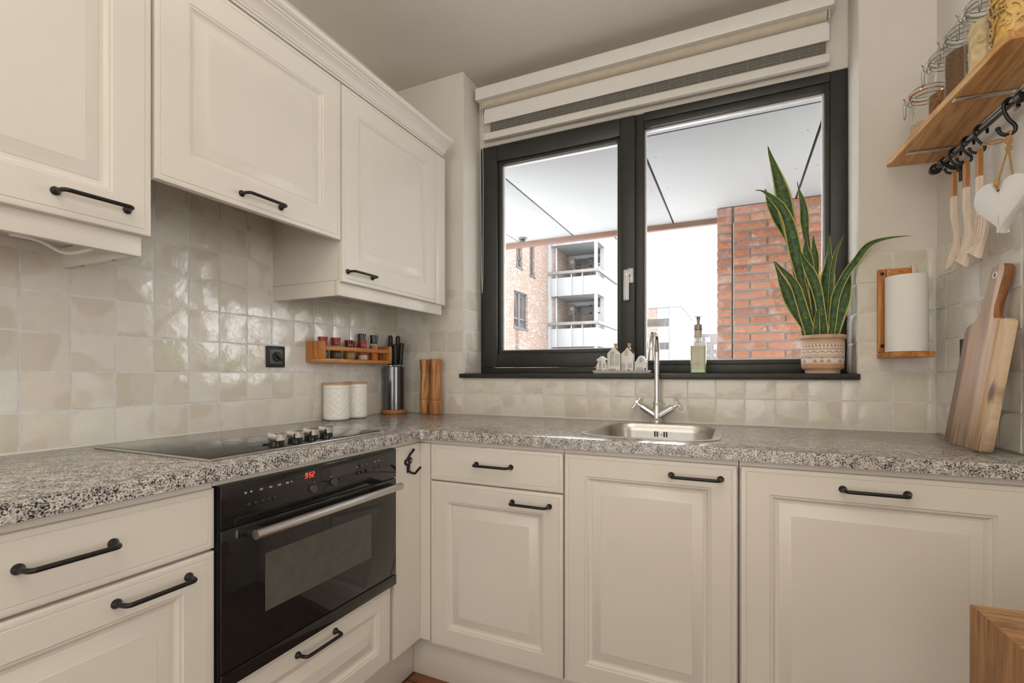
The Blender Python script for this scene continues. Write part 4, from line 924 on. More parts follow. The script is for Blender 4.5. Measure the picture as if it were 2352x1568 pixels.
bm = B(); tube(bm, [(SXc+.001, SYc, SZ+.112), (SXc, SYc, SZ+.158)], .0022, 8); obj('dip_tube', bm, WPLAST, sd)
bm = B(); lathe(bm, [(.0145, .1445), (.0158, .150), (.0150, .170), (.0145, .174)], (SXc, SYc, SZ), seg=24); obj('collar', bm, simple('milky_collar', (.55, .52, .42), .4), sd)
bm = B(); lathe(bm, [(.0150, .1745), (.0160, .1765), (.0155, .196), (.0125, .199), (.0062, .200), (.0062, .214), (.0080, .220), (.0080, .226), (.0062, .229)], (SXc, SYc, SZ), seg=24); box(bm, SXc-.0155, SXc+.0155, SYc-.005, SYc+.005, SZ+.228, SZ+.2315, .0012); tube(bm, arc_pts([(SXc, SYc, SZ+.227), (SXc, SYc-.035, SZ+.2275), (SXc, SYc-.043, SZ+.221)], .006, 4), .0038, 10); obj('pump', bm, PUMP, sd)
for i, (zz, ww) in enumerate(((.090, .010), (.078, .006), (.062, .012), (.046, .018), (.040, .022), (.034, .020))):
    bm = B(); xx = SXc+rng.uniform(-.008, .008); box(bm, xx-ww/2, xx+ww/2, SYc-.0213, SYc-.0208, SZ+zz, SZ+zz+.0010); obj('print_line', bm, simple('faded_print', (.40, .40, .28), .6) if i == 0 else bpy.data.materials['faded_print'], sd)

# ------------------------------------------------------------------ potted snake plant
PX, PYc, PR = 1.920, .058, .0685
pp = thing('potted_snake_plant', 'tall snake plant in a whitewashed patterned terracotta pot on the windowsill', 'plant', (PX, PYc, SZ))
bm = B(); NS, NZ = 660, 150; H0, H1 = .016, .118; lay = bm.verts.layers.float.new('pattern'); g = {}
def pat(u, v):
    """u around 0..1, v up the band 0..1 (metres scaled); 1 = whitewash"""
    def tri(x): return abs((x % 1)-.5)*2
    if v < .19: return 0.0 if v > .012 else .3
    if v < .215: return 1.0 if v > .20 else .2
    if v < .235: return .25
    if v < .365:
        q = (v-.235)/.13; k = (u*20) % 1; blk = int(u*20) % 4 == 0
        if blk: return 1.0
        d = abs((k-.5)*2); arch = (1-q)**.5*.92
        return 1.0 if abs(d-arch) < .17 or q < .06 or (d > arch and q > .55) else 0.0
    if v < .385: return 1.0
    if v < .50:
        q = (v-.385)/.115; k = tri(u*11); lv = k-q*.85
        return 1.0 if (abs(lv-.08) < .085 or abs(lv-.42) < .06 or abs(lv+.30) < .06 or abs(lv+.55) < .05) else 0.0
    if v < .515: return 1.0
    if v < .545: return 0.0 if (u*56) % 1 < .6 else 1.0
    if v < .575: return 1.0
    if v < .66:
        q = (v-.575)/.085; k = tri(u*18); return 0.0 if abs(k-q) < .26 or ((u*18) % 1 < .12 and q < .6) else 1.0
    if v < .675: return 1.0
    if v < .765:
        q = (v-.72)/.045; k = ((u*22) % 1-.5)*2; rr = math.hypot(k*.95, q)
        return 0.0 if .42 < rr < .88 or (abs(q) < .16 and abs(k) > .8) else 1.0
    if v < .785: return 1.0
    if v < .885: return 0.0 if ((u*36+v*2) % 1) < .58 else 1.0
    if v < .90: return 1.0
    return .35
for j in range(NZ+1):
    v = j/NZ; z = H0+(H1-H0)*v
    for i in range(NS):
        a = 2*math.pi*i/NS; p_ = pat(i/NS, v); rr = PR*(.985+.03*v)+.0005*p_ - (.004*max(0, 1-v/.05) if v < .05 else 0)
        q = bm.verts.new((PX+rr*math.cos(a), PYc+rr*math.sin(a), SZ+z)); q[lay] = p_; g[i, j] = q
for j in range(NZ):
    for i in range(NS): bm.faces.new((g[i, j], g[(i+1) % NS, j], g[(i+1) % NS, j+1], g[i, j+1]))
pot = obj('pot', bm, TERRA, pp, angle=80)
bm = B(); lathe(bm, [(PR*.80, .0002), (PR*.82, .002), (PR*.82, .0155), (PR*.95, .0165)], (PX, PYc, SZ), seg=48); obj('saucer_foot', bm, TERRAP, pot)
bm = B(); lathe(bm, [(PR*1.0, .1175), (PR*1.025, .122), (PR*1.025, .126), (PR*1.10, .129), (PR*1.125, .134), (PR*1.11, .140), (PR*1.05, .1425), (PR*.95, .140), (PR*.93, .128)], (PX, PYc, SZ), seg=56, cap=False); obj('rim', bm, TERRAP, pot)
bm = B(); lathe(bm, [(PR*.95, 0), (PR*.93, .004)], (PX, PYc, SZ+.122), seg=32); obj('soil', bm, SOIL, pp)
LEAVES = [
    [(1.741,0.07,1.997,0.0013),(1.7472,0.0732,1.9699,0.0057),(1.7563,0.0752,1.9384,0.0097),(1.7774,0.077,1.8642,0.0201),(1.7923,0.0785,1.8014,0.0273),(1.8042,0.0799,1.7361,0.028),(1.8205,0.0813,1.6435,0.0223),(1.8366,0.0826,1.5414,0.0175),(1.8541,0.0838,1.4064,0.0151),(1.8686,0.085,1.2725,0.0142),(1.8814,0.0742,1.215,0.0142)],
    [(1.6954,0.02,1.8154,0.0013),(1.7165,0.0261,1.8124,0.0029),(1.7375,0.03,1.7971,0.0071),(1.7685,0.0333,1.7635,0.0142),(1.7935,0.0362,1.7244,0.0165),(1.8124,0.039,1.6682,0.0204),(1.8255,0.0415,1.5997,0.0234),(1.8372,0.044,1.5333,0.0203),(1.8502,0.0464,1.462,0.0148),(1.8618,0.0486,1.414,0.0124),(1.8733,0.0508,1.3595,0.0101),(1.8833,0.0529,1.3102,0.0085),(1.8892,0.055,1.2693,0.0078),(1.8969,0.0562,1.215,0.0078)],
    [(1.7312,0.085,1.8371,0.0016),(1.7388,0.0862,1.8139,0.0065),(1.751,0.0869,1.773,0.013),(1.7736,0.0875,1.7188,0.0178),(1.796,0.0881,1.6736,0.0177),(1.8182,0.0886,1.6203,0.0144),(1.8518,0.0891,1.5246,0.0111),(1.8691,0.0896,1.4396,0.0095),(1.8835,0.09,1.2723,0.0079),(1.8926,0.0772,1.215,0.0079)],
    [(1.8407,0.08,1.8463,0.0013),(1.8464,0.0788,1.8149,0.0032),(1.8564,0.0781,1.7715,0.0103),(1.8621,0.0775,1.7372,0.0142),(1.8649,0.0769,1.6952,0.0166),(1.8677,0.0764,1.6532,0.0126),(1.8761,0.0759,1.5858,0.0094),(1.8874,0.0754,1.4525,0.0078),(1.8958,0.075,1.2707,0.0078),(1.9018,0.0682,1.215,0.0078)],
    [(1.7581,0.03,1.5364,0.0013),(1.7671,0.0338,1.5147,0.0032),(1.7775,0.0362,1.486,0.0079),(1.7907,0.0383,1.4505,0.0157),(1.8082,0.0401,1.4032,0.022),(1.8256,0.0419,1.3595,0.0203),(1.8457,0.0435,1.3143,0.0148),(1.8642,0.045,1.2695,0.0078),(1.8782,0.0502,1.215,0.0078)],
    [(1.7598,0.01,1.5337,0.0016),(1.7861,0.0157,1.4995,0.0078),(1.8135,0.0193,1.4651,0.0132),(1.8322,0.0223,1.4283,0.0162),(1.8452,0.0251,1.3823,0.017),(1.8581,0.0276,1.3332,0.0177),(1.875,0.03,1.2679,0.0177),(1.8862,0.0412,1.215,0.0177)],
    [(1.844,0.0,1.5603,0.0012),(1.8587,0.0081,1.5173,0.0107),(1.8786,0.0132,1.4748,0.0183),(1.8969,0.0175,1.418,0.0175),(1.9083,0.0214,1.3539,0.0152),(1.917,0.025,1.266,0.0167),(1.9178,0.0382,1.215,0.0167)],
    [(1.8712,0.07,1.6329,0.0013),(1.8682,0.0686,1.6015,0.0063),(1.8695,0.0677,1.5714,0.0125),(1.8779,0.0669,1.5341,0.0156),(1.8849,0.0662,1.4676,0.0125),(1.8947,0.0656,1.3683,0.0101),(1.903,0.065,1.2696,0.0093),(1.9072,0.0622,1.215,0.0093)],
    [(1.8949,0.09,1.6352,0.0013),(1.8963,0.09,1.6035,0.0063),(1.9005,0.09,1.5567,0.0134),(1.902,0.09,1.5168,0.0126),(1.9048,0.09,1.4536,0.0086),(1.9118,0.09,1.2713,0.0071),(1.9138,0.0772,1.215,0.0071)],
    [(1.9452,0.07,1.6241,0.0023),(1.9438,0.07,1.569,0.0069),(1.9411,0.07,1.5124,0.0154),(1.9383,0.07,1.4606,0.0247),(1.9356,0.07,1.399,0.0201),(1.9342,0.07,1.334,0.0139),(1.9314,0.07,1.269,0.0108),(1.9286,0.0652,1.215,0.0108)],
    [(1.985,0.04,1.6132,0.0009),(1.9648,0.0384,1.5691,0.0048),(1.9512,0.0374,1.5113,0.0073),(1.9443,0.0365,1.4303,0.0079),(1.9402,0.0357,1.3363,0.0076),(1.9347,0.035,1.2661,0.0068),(1.931,0.0442,1.215,0.0068)],
    [(2.1447,-0.09,1.5592,0.0008),(2.1031,-0.062,1.5655,0.0035),(2.0652,-0.0445,1.5625,0.0071),(2.0376,-0.0296,1.5483,0.0107),(2.0114,-0.0161,1.5069,0.0123),(1.988,-0.0036,1.4716,0.0125),(1.9679,0.0081,1.4271,0.0134),(1.9538,0.0193,1.3747,0.0143),(1.9447,0.03,1.2654,0.0121),(1.9385,0.0412,1.215,0.0121)],
    [(1.9965,0.03,1.5134,0.0015),(1.9965,0.03,1.4757,0.0075),(1.9899,0.03,1.429,0.0179),(1.9794,0.03,1.3746,0.024),(1.9661,0.03,1.3279,0.0241),(1.9528,0.03,1.2651,0.0196),(1.9446,0.0412,1.215,0.0196)],
    [(1.898,0.005,1.3477,0.0012),(1.8971,0.0082,1.3259,0.0068),(1.896,0.0103,1.2975,0.0106),(1.8949,0.012,1.2658,0.0121),(1.9012,0.0304,1.215,0.0121)],
    [(1.9732,0.1,1.3681,0.0047),(1.9718,0.1,1.3354,0.0078),(1.9621,0.1,1.2949,0.0109),(1.9524,0.1,1.2706,0.0109),(1.9443,0.0832,1.215,0.0109)]]
def leaf(pts):
    bm = B(); uvl = bm.loops.layers.uv.new('UVMap'); n = len(pts)
    # resample with a smooth curve
    P_ = [Vector(p[:3]) for p in pts]; Wd = [p[3] for p in pts]; out = []
    def cr(a, b_, c, d, t): return .5*((2*b_)+(c-a)*t+(2*a-5*b_+4*c-d)*t*t+(3*b_-a-3*c+d)*t**3)
    for i in range(n-1):
        q = [max(0, i-1), i, i+1, min(n-1, i+2)]
        for s in range(4):
            t = s/4; out.append((Vector([cr(P_[q[0]][k], P_[q[1]][k], P_[q[2]][k], P_[q[3]][k], t) for k in range(3)]), max(.0004, cr(Wd[q[0]], Wd[q[1]], Wd[q[2]], Wd[q[3]], t))))
    out.append((P_[-1], Wd[-1])); rows_ = []
    acc = 0; us = (0, .085, .3, .5, .7, .915, 1)
    for i, (p, hw) in enumerate(out):
        a = out[max(0, i-1)][0]; b_ = out[min(len(out)-1, i+1)][0]; t = (b_-a).normalized()
        nrm = Vector((-.12, -1, 0)).normalized(); side = t.cross(nrm).normalized(); nn = side.cross(t).normalized()
        if nn.y > 0: nn = -nn
        if i: acc += (p-out[i-1][0]).length
        fr = []; bk = []
        for u in us:
            k = (u-.5)*2; off = side*(hw*k)+nn*(hw*.42*(k*k-.5))
            fr.append(bm.verts.new(p+off)); bk.append(bm.verts.new(p+off-nn*.0011*(1.05-abs(k))))
        rows_.append((fr, bk, acc))
    for (f0, b0, v0), (f1, b1, v1) in zip(rows_, rows_[1:]):
        for k in range(len(us)-1):
            for A, C, fl in ((f0, f1, 0), (b0, b1, 1)):
                fc = bm.faces.new((A[k], A[k+1], C[k+1], C[k]))
                for l, uv in zip(fc.loops, ((us[k], v0), (us[k+1], v0), (us[k+1], v1), (us[k], v1))): l[uvl].uv = uv
    return bm
for L in LEAVES: obj('leaf', leaf(L), LEAF, pp, angle=180)

# ------------------------------------------------------------------ paper towel holder and roll
ph = thing('paper_towel_holder', 'orange-stained wooden paper towel holder on the tiles right of the window', 'holder', (2.14, -.06, 1.16))
bm = B(); box(bm, 2.072, 2.096, -.019, -.0045, 1.182, 1.469, .004); obj('side_rail', bm, ORWX, ph)
bm = B(); box(bm, 2.0965, 2.165, -.019, -.0045, 1.438, 1.469, .002); obj('top_rail', bm, ORW, ph)
bm = B(); box(bm, 2.1655, 2.178, -.022, -.0045, 1.42, 1.476, .003); obj('pale_peg', bm, UTW, ph)
bm = B(); prism(bm, [(2.072, -.0045), (2.072, -.055), (2.105, -.122), (2.199, -.122), (2.199, -.0045)], 1.163, 1.181, lambda p, q, a: (p, q, a), .003); obj('base_shelf', bm, ORW, ph)
bm = B(); lathe(bm, [(.009, 0), (.009, .240), (.006, .246)], (2.1385, -.066, 1.181), seg=18); obj('dowel', bm, ORWX, ph)
for z in (1.453, 1.205):
    bm = B(); lathe(bm, [(.006, 0), (.006, .002), (.003, .003)], (2.084, -.019, z), (0, -1, 0), 14); obj('screw', bm, IRON, ph)
pr_ = thing('paper_towel_roll', 'white roll of paper towel standing on the wooden holder', 'paper towel', (2.1385, -.066, 1.1815))
bm = B(); lathe(bm, [(.055, 0), (.056, .001), (.056, .249), (.055, .250), (.022, .250), (.022, 0), (.055, 0)], (2.1385, -.066, 1.1818), seg=56, cap=False); obj('paper', bm, PAPER, pr_)

# ------------------------------------------------------------------ right wall: shelf, jars, rail, hooks, utensils, heart, board
sf = thing('wall_shelf', 'rough-edged wooden shelf carrying glass jars on the right wall', 'shelf', RW(.34, .06, 1.82))
def zs(s): return 1.806+.045*(s-.03)
bm = B(); pl = [(.03, .0005), (.034, .150), (.055, .157), (.085, .150), (.19, .1475), (.36, .140), (.52, .131), (.64, .126), (.655, .118), (.655, .0005)]
prism(bm, pl, 0, .019, lambda p, q, a: (lambda c: (c[0], c[1], c[2]))(RW(p, q, zs(p)+a)), .0025); obj('plank', bm, SHELFW, sf)
for s in (.135, .432):
    bm = B(); prism(bm, [(s-.008, .002), (s+.008, .002), (s+.008, .128), (s-.008, .128)], -.0045, -.0003, lambda p, q, a: RW(p, q, zs(p)+a), .001); prism(bm, [(s-.008, .0008), (s+.008, .0008), (s+.008, .0048), (s-.008, .0048)], -.05, -.004, lambda p, q, a: RW(p, q, zs(p)+a)); br = obj('bracket', bm, STEEL, sf)
    for q in (.04, .10):
        bm = B(); lathe(bm, [(.0035, 0), (.002, .0012)], RW(s, q, zs(s)-.0045), (0, 0, -1), 10); obj('screw', bm, STEEL, br)
JN = .080; JR = .0465
def jar(label, s, fill, fillh, h, seal, kind):
    c = RW(s, JN, 0); z0 = zs(s)+.0205; x, y = c[0], c[1]
    t = thing('storage_jar', label, 'jar', (x, y, z0), 'clip-top glass jars on the shelf')
    pr2 = [(.030, 0), (JR-.006, .001), (JR-.001, .008), (JR, .016), (JR, h-.052), (JR-.004, h-.042), (JR-.007, h-.036), (JR-.007, h-.026), (JR-.003, h-.024), (JR-.003, h-.019)]
    bm = B(); lathe(bm, pr2, (x, y, z0), seg=40, cap=False); bm.faces.new([v for v in bm.verts][:40][::-1]); obj('glass_body', bm, GLASS, t)
    bm = B(); lathe(bm, [(JR-.003, h-.0165), (JR-.002, h-.010), (JR-.006, h-.002), (JR-.014, h), (.020, h+.001), (.016, h-.004)], (x, y, z0), seg=40); obj('glass_lid', bm, GLASS, t)
    bm = B(); lathe(bm, [(JR-.006, h-.0188), (JR-.001, h-.0186), (JR-.001, h-.0168), (JR-.006, h-.0166), (JR-.006, h-.0188)], (x, y, z0), seg=40, cap=False); obj('seal_ring', bm, seal, t)
    # wire clamp, towards the window side
    d = Vector((-.80, .60, 0)).normalized(); e = Vector((-d.y, d.x, 0)); o_ = Vector((x, y, z0))
    bm = B()
    tube(bm, [o_+Vector((math.cos(2*math.pi*i/32)*(JR-.0055), math.sin(2*math.pi*i/32)*(JR-.0055), h-.030)) for i in range(32)], .0012, 6, closed=True)
    tube(bm, [o_+Vector((math.cos(2*math.pi*i/32)*(JR-.0035), math.sin(2*math.pi*i/32)*(JR-.0035), h-.006)) for i in range(32)], .0011, 6, closed=True)
    for sg in (-1, 1):
        a = e*sg*.011
        tube(bm, arc_pts([o_+d*(JR-.005)+a+Vector((0, 0, h-.030)), o_+d*(JR+.006)+a+Vector((0, 0, h-.033)), o_+d*(JR+.009)+a*.9+Vector((0, 0, h-.018)), o_+d*(JR+.003)+a*.8+Vector((0, 0, h-.006)), o_+d*(JR-.006)+a*.8+Vector((0, 0, h-.003))], .004, 3), .0011, 6)
        tube(bm, arc_pts([o_+d*(JR+.007)+a*.9+Vector((0, 0, h-.016)), o_+d*(JR+.014)+a*.9+Vector((0, 0, h-.030)), o_+d*(JR+.013)+a*.7+Vector((0, 0, h-.062))], .006, 3), .0011, 6)
    tube(bm, arc_pts([o_+d*(JR+.013)+e*.0077+Vector((0, 0, h-.061)), o_+d*(JR+.015)+Vector((0, 0, h-.072)), o_+d*(JR+.013)-e*.0077+Vector((0, 0, h-.061))], .005, 3), .0011, 6)
    tube(bm, arc_pts([o_+d*(JR+.008)+e*.010+Vector((0, 0, h-.018)), o_+d*(JR+.016)+e*.006+Vector((0, 0, h-.004)), o_+d*(JR+.016)-e*.006+Vector((0, 0, h-.004)), o_+d*(JR+.008)-e*.010+Vector((0, 0, h-.018))], .004, 3), .0011, 6)
    obj('wire_clamp', bm, WIRE, t, kind='stuff')
    R_ = JR-.0035; r = random.Random(int(s*1000))
    bm = B()
    if kind == 'grain':
        lathe(bm, [(.026, .002), (R_-.006, .0025), (R_-.001, .010), (R_, .018), (R_, fillh-.004), (R_*.8, fillh), (R_*.3, fillh+.003)], (x, y, z0), seg=48); obj('contents', bm, fill, t, kind='stuff')
    else:
        n = 260 if kind == 'pasta' else 240
        for k in range(n):
            a = r.uniform(0, 6.283); rad = R_*math.sqrt(r.uniform(.35, 1))*.90; zc = r.uniform(.010, fillh); c0 = Vector((x+rad*math.cos(a), y+rad*math.sin(a), z0+zc))
            if kind == 'pasta':
                if k > 150: break
                hd = r.uniform(0, 6.283); th_, zz = a, zc; rr = R_-.0008-r.random()*.006; prev = None; cv = r.uniform(-.5, .5)
                for i in range(14):
                    hd += cv+r.uniform(-.15, .15)*.5; th_ += math.cos(hd)*.0048/rr; zz = min(fillh, max(.008, zz+math.sin(hd)*.0048)); rw = min(R_-.0006, rr+.0012*math.sin(i*.9+k))
                    wv = .0034; pa = (th_-math.sin(hd)*wv/rr, min(fillh+.004, max(.004, zz+math.cos(hd)*wv))); pb = (th_+math.sin(hd)*wv/rr, min(fillh+.004, max(.004, zz-math.cos(hd)*wv)))
                    cur = [bm.verts.new((x+rw*math.cos(t_), y+rw*math.sin(t_), z0+z_)) for t_, z_ in (pa, pb)]
                    if prev: bm.faces.new((prev[0], prev[1], cur[1], cur[0]))
                    prev = cur
            else:
                nx = Vector((math.cos(a), math.sin(a), r.uniform(-.5, .5))).normalized(); u_, v_ = frame_of(nx); sz = r.uniform(.004, .009)
                ph_ = r.uniform(0, 6); vs = [bm.verts.new(c0+(u_*math.cos(ph_+i*1.047)+v_*math.sin(ph_+i*1.047))*sz*r.uniform(.6, 1.1)+nx*r.uniform(-.0012, .0012)) for i in range(6)]; bm.faces.new(vs)
        obj('contents', bm, fill, t, kind='stuff', angle=180)
        bm = B(); lathe(bm, [(.02, .004), (R_*.86, .008), (R_*.86, fillh-.008), (R_*.5, fillh-.003)], (x, y, z0), seg=28); obj('contents_core', bm, fill, t, kind='stuff')
    return t, x, y, z0
jar('clip-top jar with orange rubber seal and pale seeds, furthest along the shelf', .150, OAT, .058, .165, RUBBER, 'grain')
jar('clip-top jar a third full of chopped brown nuts, second along the shelf', .283, NUT, .075, .190, RUBW, 'grain')
jar('clip-top jar full of fine brown seeds, middle of the shelf', .383, FLAX, .128, .190, RUBW, 'grain')
jar('clip-top jar of pale dried flakes, fourth along the shelf', .485, FLAKE, .135, .190, RUBW, 'flake')
t, jx, jy, jz = jar('clip-top jar of yellow ribbon pasta with printed lettering, nearest on the shelf', .588, PASTA, .145, .190, RUBW, 'pasta')
for s_, z in (('CE PUR', .088), ('TY AND', .077), ('FOOD', .066)):
    for k, ch in enumerate(s_):
        a = R(218)+(k-len(s_)/2)*.105
        if ch != ' ': text(ch, .0078, (jx+(JR+.0006)*math.cos(a), jy+(JR+.0006)*math.sin(a), jz+z), (-math.sin(a), math.cos(a), 0), (0, 0, 1), INK, t)
# rail with hooks
RN, RZ = .046, 1.756
rl = thing('utensil_rail', 'black metal rail under the wall shelf carrying hooks', 'rail', RW(.45, RN, RZ))
bm = B(); tube(bm, [RW(.115, RN, RZ), RW(.90, RN, RZ+.012)], .0085, 18); obj('rod', bm, simple('gunmetal', (.09, .082, .075), .3, .85, var=.08), rl)
bm = B(); ax = wd; lathe(bm, [(.009, -.022), (.0125, -.016), (.0125, -.006), (.0165, -.001), (.0165, .006), (.012, .012), (.0105, .022)], RW(.112, RN, RZ), ax, 20); obj('end_knob', bm, IRON, rl)
for s in (.165, .545):
    bm = B(); tube(bm, arc_pts([RW(s, RN, RZ-.002), RW(s, .03, RZ-.018), RW(s, .006, RZ-.024)], .01, 4), .006, 10); q = Vector(RW(s, .001, RZ-.03)); prism(bm, [(s-.009, .0008), (s+.009, .0008), (s+.009, .006), (s-.009, .006)], RZ-.062, RZ-.004, lambda p, q_, a: RW(p, q_, a), .002); lathe(bm, [(.0125, -.011), (.0135, -.006), (.0135, .006), (.0125, .011)], RW(s, RN, RZ+.0006), ax, 20); obj('wall_bracket', bm, IRON, rl)
HS = (.232, .302, .368, .500)
lab = ('black S hook nearest the window carrying the wooden spoon', 'black S hook carrying the wooden spatula', 'black S hook carrying the slotted turner', 'larger black S hook carrying the white heart')
for i, s in enumerate(HS):
    k = 1.0 if i < 3 else 1.25; z = RZ+.012*(s-.115)/.785
    t = thing('s_hook', lab[i], 'hook', RW(s, RN, z), 'black hooks on the rail')
    pts = [RW(s+.006, RN-.012, z-.012), RW(s+.003, RN-.0135, z+.002), RW(s+.001, RN-.007, z+.0125), RW(s, RN+.005, z+.0125), RW(s, RN+.0125, z+.003), RW(s, RN+.013, z-.012*k), RW(s, RN+.004, z-.030*k), RW(s, RN-.010, z-.044*k), RW(s-.001, RN-.010, z-.054*k), RW(s-.003, RN+.002, z-.060*k), RW(s-.006, RN+.016, z-.055*k), RW(s-.008, RN+.020, z-.044*k)]
    bm = B(); tube(bm, arc_pts(pts, .008, 3), .0034*k, 10); obj('wire', bm, IRON, t)
    bm = B(); ball(bm, pts[-1], .0046*k, seg=12, ring=8); obj('tip', bm, IRON, t)
# wooden utensils: outline in (s, z), thickness along the wall normal with a gentle bow
def utensil(name, label, s, ztop, zbot, outline, slots=()):
    t = thing(name, label, 'utensil', RW(s, RN, ztop)); H = ztop-zbot; TH = .0095
    def bowed(q, a): k = max(0, (q-.45)/.55); return RN+.002+a-.020*math.sin(k*math.pi)*.6+.012*k
    left = [(-w_, q) for q, w_ in outline]; right = [(w_, q) for q, w_ in outline][::-1]
    def build(q0, q1):
        bm = B(); rows_ = []
        qs = [q0]+[q for q, w_ in outline if q0 < q < q1]+[q1]
        def wat(q):
            for (qa, wa), (qb, wb) in zip(outline, outline[1:]):
                if qa <= q <= qb: return wa+(wb-wa)*(q-qa)/(qb-qa)
            return outline[-1][1]
        full = []
        for a_, b_ in zip(qs, qs[1:]):
            n = max(1, int((b_-a_)/.03)); full += [a_+(b_-a_)*i/n for i in range(n)]
        full.append(q1)
        cols = (-1, -.72, -.52, -.24, -.06, .22, .38, .66, 1) if slots else (-1, -.8, 0, .8, 1)
        for q in full:
            w_ = max(.0006, wat(q)); skew = slots_skew*max(0, q-.93)/.07 if slots_skew else 0
            rows_.append([[bm.verts.new(RW(s+k*w_, bowed(q, a), ztop-H*(q+skew*k))) for k in cols] for a in (TH/2*(1-.25*(q > .6)), -TH/2*(1-.25*(q > .6)))])
        def solid(i, k):
            if not slots: return True
            qm = (full[i]+full[i+1])/2
            return not (slots[0] < qm < slots[1] and k in (1, 3, 5))
        for i in range(len(full)-1):
            (f0, b0), (f1, b1) = rows_[i], rows_[i+1]
            for k in range(len(cols)-1):
                if solid(i, k):
                    bm.faces.new((f0[k], f0[k+1], f1[k+1], f1[k])); bm.faces.new((b0[k+1], b0[k], b1[k], b1[k+1]))
                    if k == 0 or not solid(i, k-1): bm.faces.new((f0[k], f1[k], b1[k], b0[k]))
                    if k == len(cols)-2 or not solid(i, k+1): bm.faces.new((f1[k+1], f0[k+1], b0[k+1], b1[k+1]))
                    if i > 0 and not solid(i-1, k): bm.faces.new((f0[k], b0[k], b0[k+1], f0[k+1]))
                    if i < len(full)-2 and not solid(i+1, k): bm.faces.new((f1[k+1], b1[k+1], b1[k], f1[k]))
        for i, sgn in ((0, 1), (len(full)-1, -1)):
            f_, b_ = rows_[i]; 
            for k in range(len(cols)-1): bm.faces.new((f_[k], b_[k], b_[k+1], f_[k+1]))
        return bm
    split = .26
    obj('varnished_handle', build(0, split), UTD, t); obj('pale_blade', build(split, 1), UTW, t)
slots_skew = 0
utensil('wooden_spoon', 'wooden spoon hanging nearest the window under the shelf', HS[0], 1.7025, 1.417, [(0, .004), (.012, .0085), (.05, .0095), (.3, .0085), (.6, .0095), (.74, .013), (.82, .021), (.90, .0245), (.96, .019), (.99, .009), (1, .003)])
slots_skew = .055
utensil('wooden_spatula', 'plain wooden spatula hanging between the spoon and the slotted turner', HS[1], 1.7035, 1.420, [(0, .004), (.012, .0085), (.05, .0095), (.3, .0085), (.45, .0095), (.62, .017), (.78, .026), (.93, .029), (1, .029)])
utensil('slotted_turner', 'wooden turner with three slots hanging beside the white heart', HS[2], 1.7085, 1.428, [(0, .004), (.012, .0085), (.05, .0095), (.3, .0085), (.45, .0095), (.56, .017), (.68, .027), (.93, .031), (1, .031)], slots=(.62, .90))
# heart
ht = thing('hanging_heart', 'white wooden heart hanging on jute twine from the rail', 'ornament', RW(.535, .075, 1.52))
hc = Vector(RW(.533, .075, 1.505)); nrm = Vector((-1, -.50, 0)).normalized(); hs = Vector((nrm.y, -nrm.x, 0)); hs = hs if hs.y < 0 else -hs
pl = []
for i in range(48):
    a = 2*math.pi*i/48; px_ = 16*math.sin(a)**3; pz = 13*math.cos(a)-5*math.cos(2*a)-2*math.cos(3*a)-math.cos(4*a); pl.append((px_/16*.061, (pz+3)/15*.066))
bm = B(); prism(bm, pl, -.0125, .0125, lambda p, q, a: tuple(hc+hs*p+Vector((0, 0, q))+nrm*a), .004); obj('heart', bm, HEARTM, ht, angle=30)
hole = hc+Vector((0, 0, .040)); k5 = Vector(RW(HS[3]-.003, RN+.002, RZ+.012*(HS[3]-.115)/.785-.070))
bm = B(); lathe(bm, [(.0032, 0), (.0032, .0006)], hole+nrm*.0125, nrm, 12); obj('hole', bm, IRON, ht)
def rope(pts, r=.0022, nstr=2):
    bm = B(); P_ = arc_pts(pts, .01, 3); res = []
    for a, b_ in zip(P_, P_[1:]):
        n = max(1, int((Vector(b_)-Vector(a)).length/.0016)); res += [Vector(a).lerp(Vector(b_), i/n) for i in range(n)]
    res.append(Vector(P_[-1]))
    for st in range(nstr):
        out = []
        for i, p in enumerate(res):
            t_ = (res[min(i+1, len(res)-1)]-res[max(i-1, 0)]).normalized(); u_, v_ = frame_of(t_); a = i*.75+st*2*math.pi/nstr; out.append(p+(u_*math.cos(a)+v_*math.sin(a))*r*.55)
        tube(bm, out, r*.62, 6)
    return bm
kn = k5+Vector((0, 0, -.036)); kn2 = k5+Vector((0, 0, -.016))
obj('twine', rope([hole+nrm*.0125, hole+nrm*.0165+Vector((0, 0, .006)), kn+Vector((.0, .004, 0)), kn2, k5+Vector((-.004, .004, .003)), k5+Vector((.003, -.004, .006)), kn2+Vector((0, -.003, 0)), kn, hole-nrm*.0165+hs*.010+Vector((0, 0, .012)), hole-nrm*.0135]), ROPE, ht, kind='stuff')
obj('twine', rope([kn2, kn2+Vector((-.012, .020, .003)), kn2+Vector((-.030, .052, .016)), kn2+Vector((-.026, .060, .022)), kn2+Vector((-.008, .026, .014)), kn2]), ROPE, ht, kind='stuff')
bm = B(); ball(bm, kn2, .0075, (1, 1, 1.5)); ball(bm, kn, .0065, (1, 1, 1.3)); ball(bm, hole+nrm*.016+Vector((0, 0, .016)), .006, (1, 1, 1.6)); obj('knot', bm, ROPE, ht, kind='stuff')
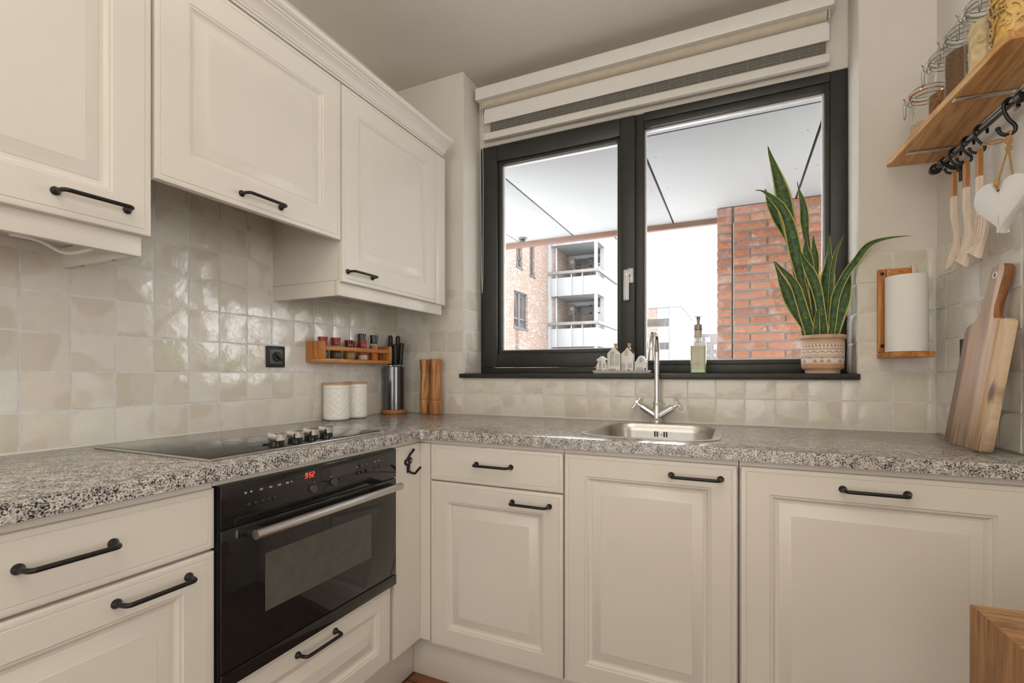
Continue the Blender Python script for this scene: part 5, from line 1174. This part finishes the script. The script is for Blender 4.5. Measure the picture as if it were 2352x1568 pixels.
# socket and cutting board
so = thing('wall_socket', 'dark double socket on the right wall mostly hidden by the cutting board', 'socket', RW(.21, .004, 1.155))
bm = B(); prism(bm, [(.180, .0045), (.262, .0045), (.262, .013), (.180, .013)], 1.098, 1.213, lambda p, q, a: RW(p, q, a), .002); obj('frame', bm, BPLAST, so)
for z in (1.127, 1.184):
    bm = B(); lathe(bm, [(.020, 0), (.020, .002), (.017, .0005)], RW(.221, .0128, z), Vector(RW(0, 1, 0))-Vector(RW(0, 0, 0)), 20); obj('outlet', bm, GPLAST, so)
cbd = thing('cutting_board', 'acacia paddle cutting board leaning on the right wall tiles', 'cutting board', RW(.385, .075, .91))
def board_outline():
    o = []
    o += [(-.104, .012), (-.100, .004), (-.090, 0), (.088, 0), (.098, .004), (.102, .012)]
    o += [(.100, .12), (.100, .322), (.097, .331), (.086, .335), (.050, .335), (.036, .340), (.030, .350), (.028, .372), (.034, .41), (.041, .450), (.040, .470), (.032, .478), (.004, .479), (-.016, .477), (-.023, .468), (-.026, .44), (-.030, .40), (-.034, .372), (-.042, .352), (-.058, .338), (-.082, .330), (-.092, .325), (-.097, .315), (-.1, .2)]
    return o
zl = .4665; n0, n1 = .082, .0215
def BW(p, q, a):
    th = math.atan2(n0-n1, zl); rot = R(2.5); pr3 = p*math.cos(rot)+q*math.sin(rot); qr = -p*math.sin(rot)*.25+q*math.cos(rot)
    return RW(.386+pr3, n0-qr*math.sin(th)+a*math.cos(th), .9145+qr*math.cos(th)+a*math.sin(th))
bm = B(); prism(bm, board_outline(), -.011, .011, lambda p, q, a: (p, q, a), .0045)
uvl = bm.loops.layers.uv.new('UVMap')
for f in bm.faces:
    f.material_index = 1 if (f.normal.z < .5 and f.calc_center_median().y > .338) else 0
    for l in f.loops: l[uvl].uv = ((l.vert.co.x+.104)/.206, l.vert.co.y/.479)
for v in bm.verts: v.co = Vector(BW(*v.co))
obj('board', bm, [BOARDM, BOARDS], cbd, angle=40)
bm = B(); tube(bm, [Vector(BW(.006+.0075*math.cos(a), .452+.0075*math.sin(a), .0112)) for a in [2*math.pi*i/20 for i in range(20)]], .0022, 8, closed=True); obj('hole_ring', bm, WPLAST, cbd)
bm = B(); c_ = Vector(BW(.006, .452, .0111)); lathe(bm, [(.0055, 0), (.0055, .0004)], c_, Vector(BW(.006, .452, 1))-c_, 16); obj('hanging_hole', bm, IRON, cbd)

# ------------------------------------------------------------------ wooden block table in the lower right corner
tb_ = thing('butcher_block_table', 'oiled wooden butcher block whose corner enters at the lower right', 'table', (2.17, -1.16, 0))
tc = Vector((1.983, -1.014, 0)); e1 = Vector((.975, .222, 0)).normalized(); e2 = Vector((.222, -.975, 0)).normalized()
e1 = Vector((.98, .10, 0)).normalized(); e2 = Vector((.06, -.998, 0)).normalized()
bm = B(); prism(bm, [(0, 0), (.29, 0), (.29, .50), (0, .50)], .560, .7275, lambda p, q, a: tuple(tc+e1*p+e2*q+Vector((0, 0, a))), .004)
bm.normal_update()
for f in bm.faces: f.material_index = 1 if f.normal.z > .9 else 0
obj('block', bm, [TABW, TABT], tb_)
for p, q in ((.05, .05), (.24, .05), (.05, .45), (.24, .45)):
    bm = B(); a = tc+e1*p+e2*q; prism(bm, [(-.03, -.03), (.03, -.03), (.03, .03), (-.03, .03)], .0, .5595, lambda u, v, z, a=a: (a.x+u, a.y+v, z), .003); obj('leg', bm, TABW, tb_)
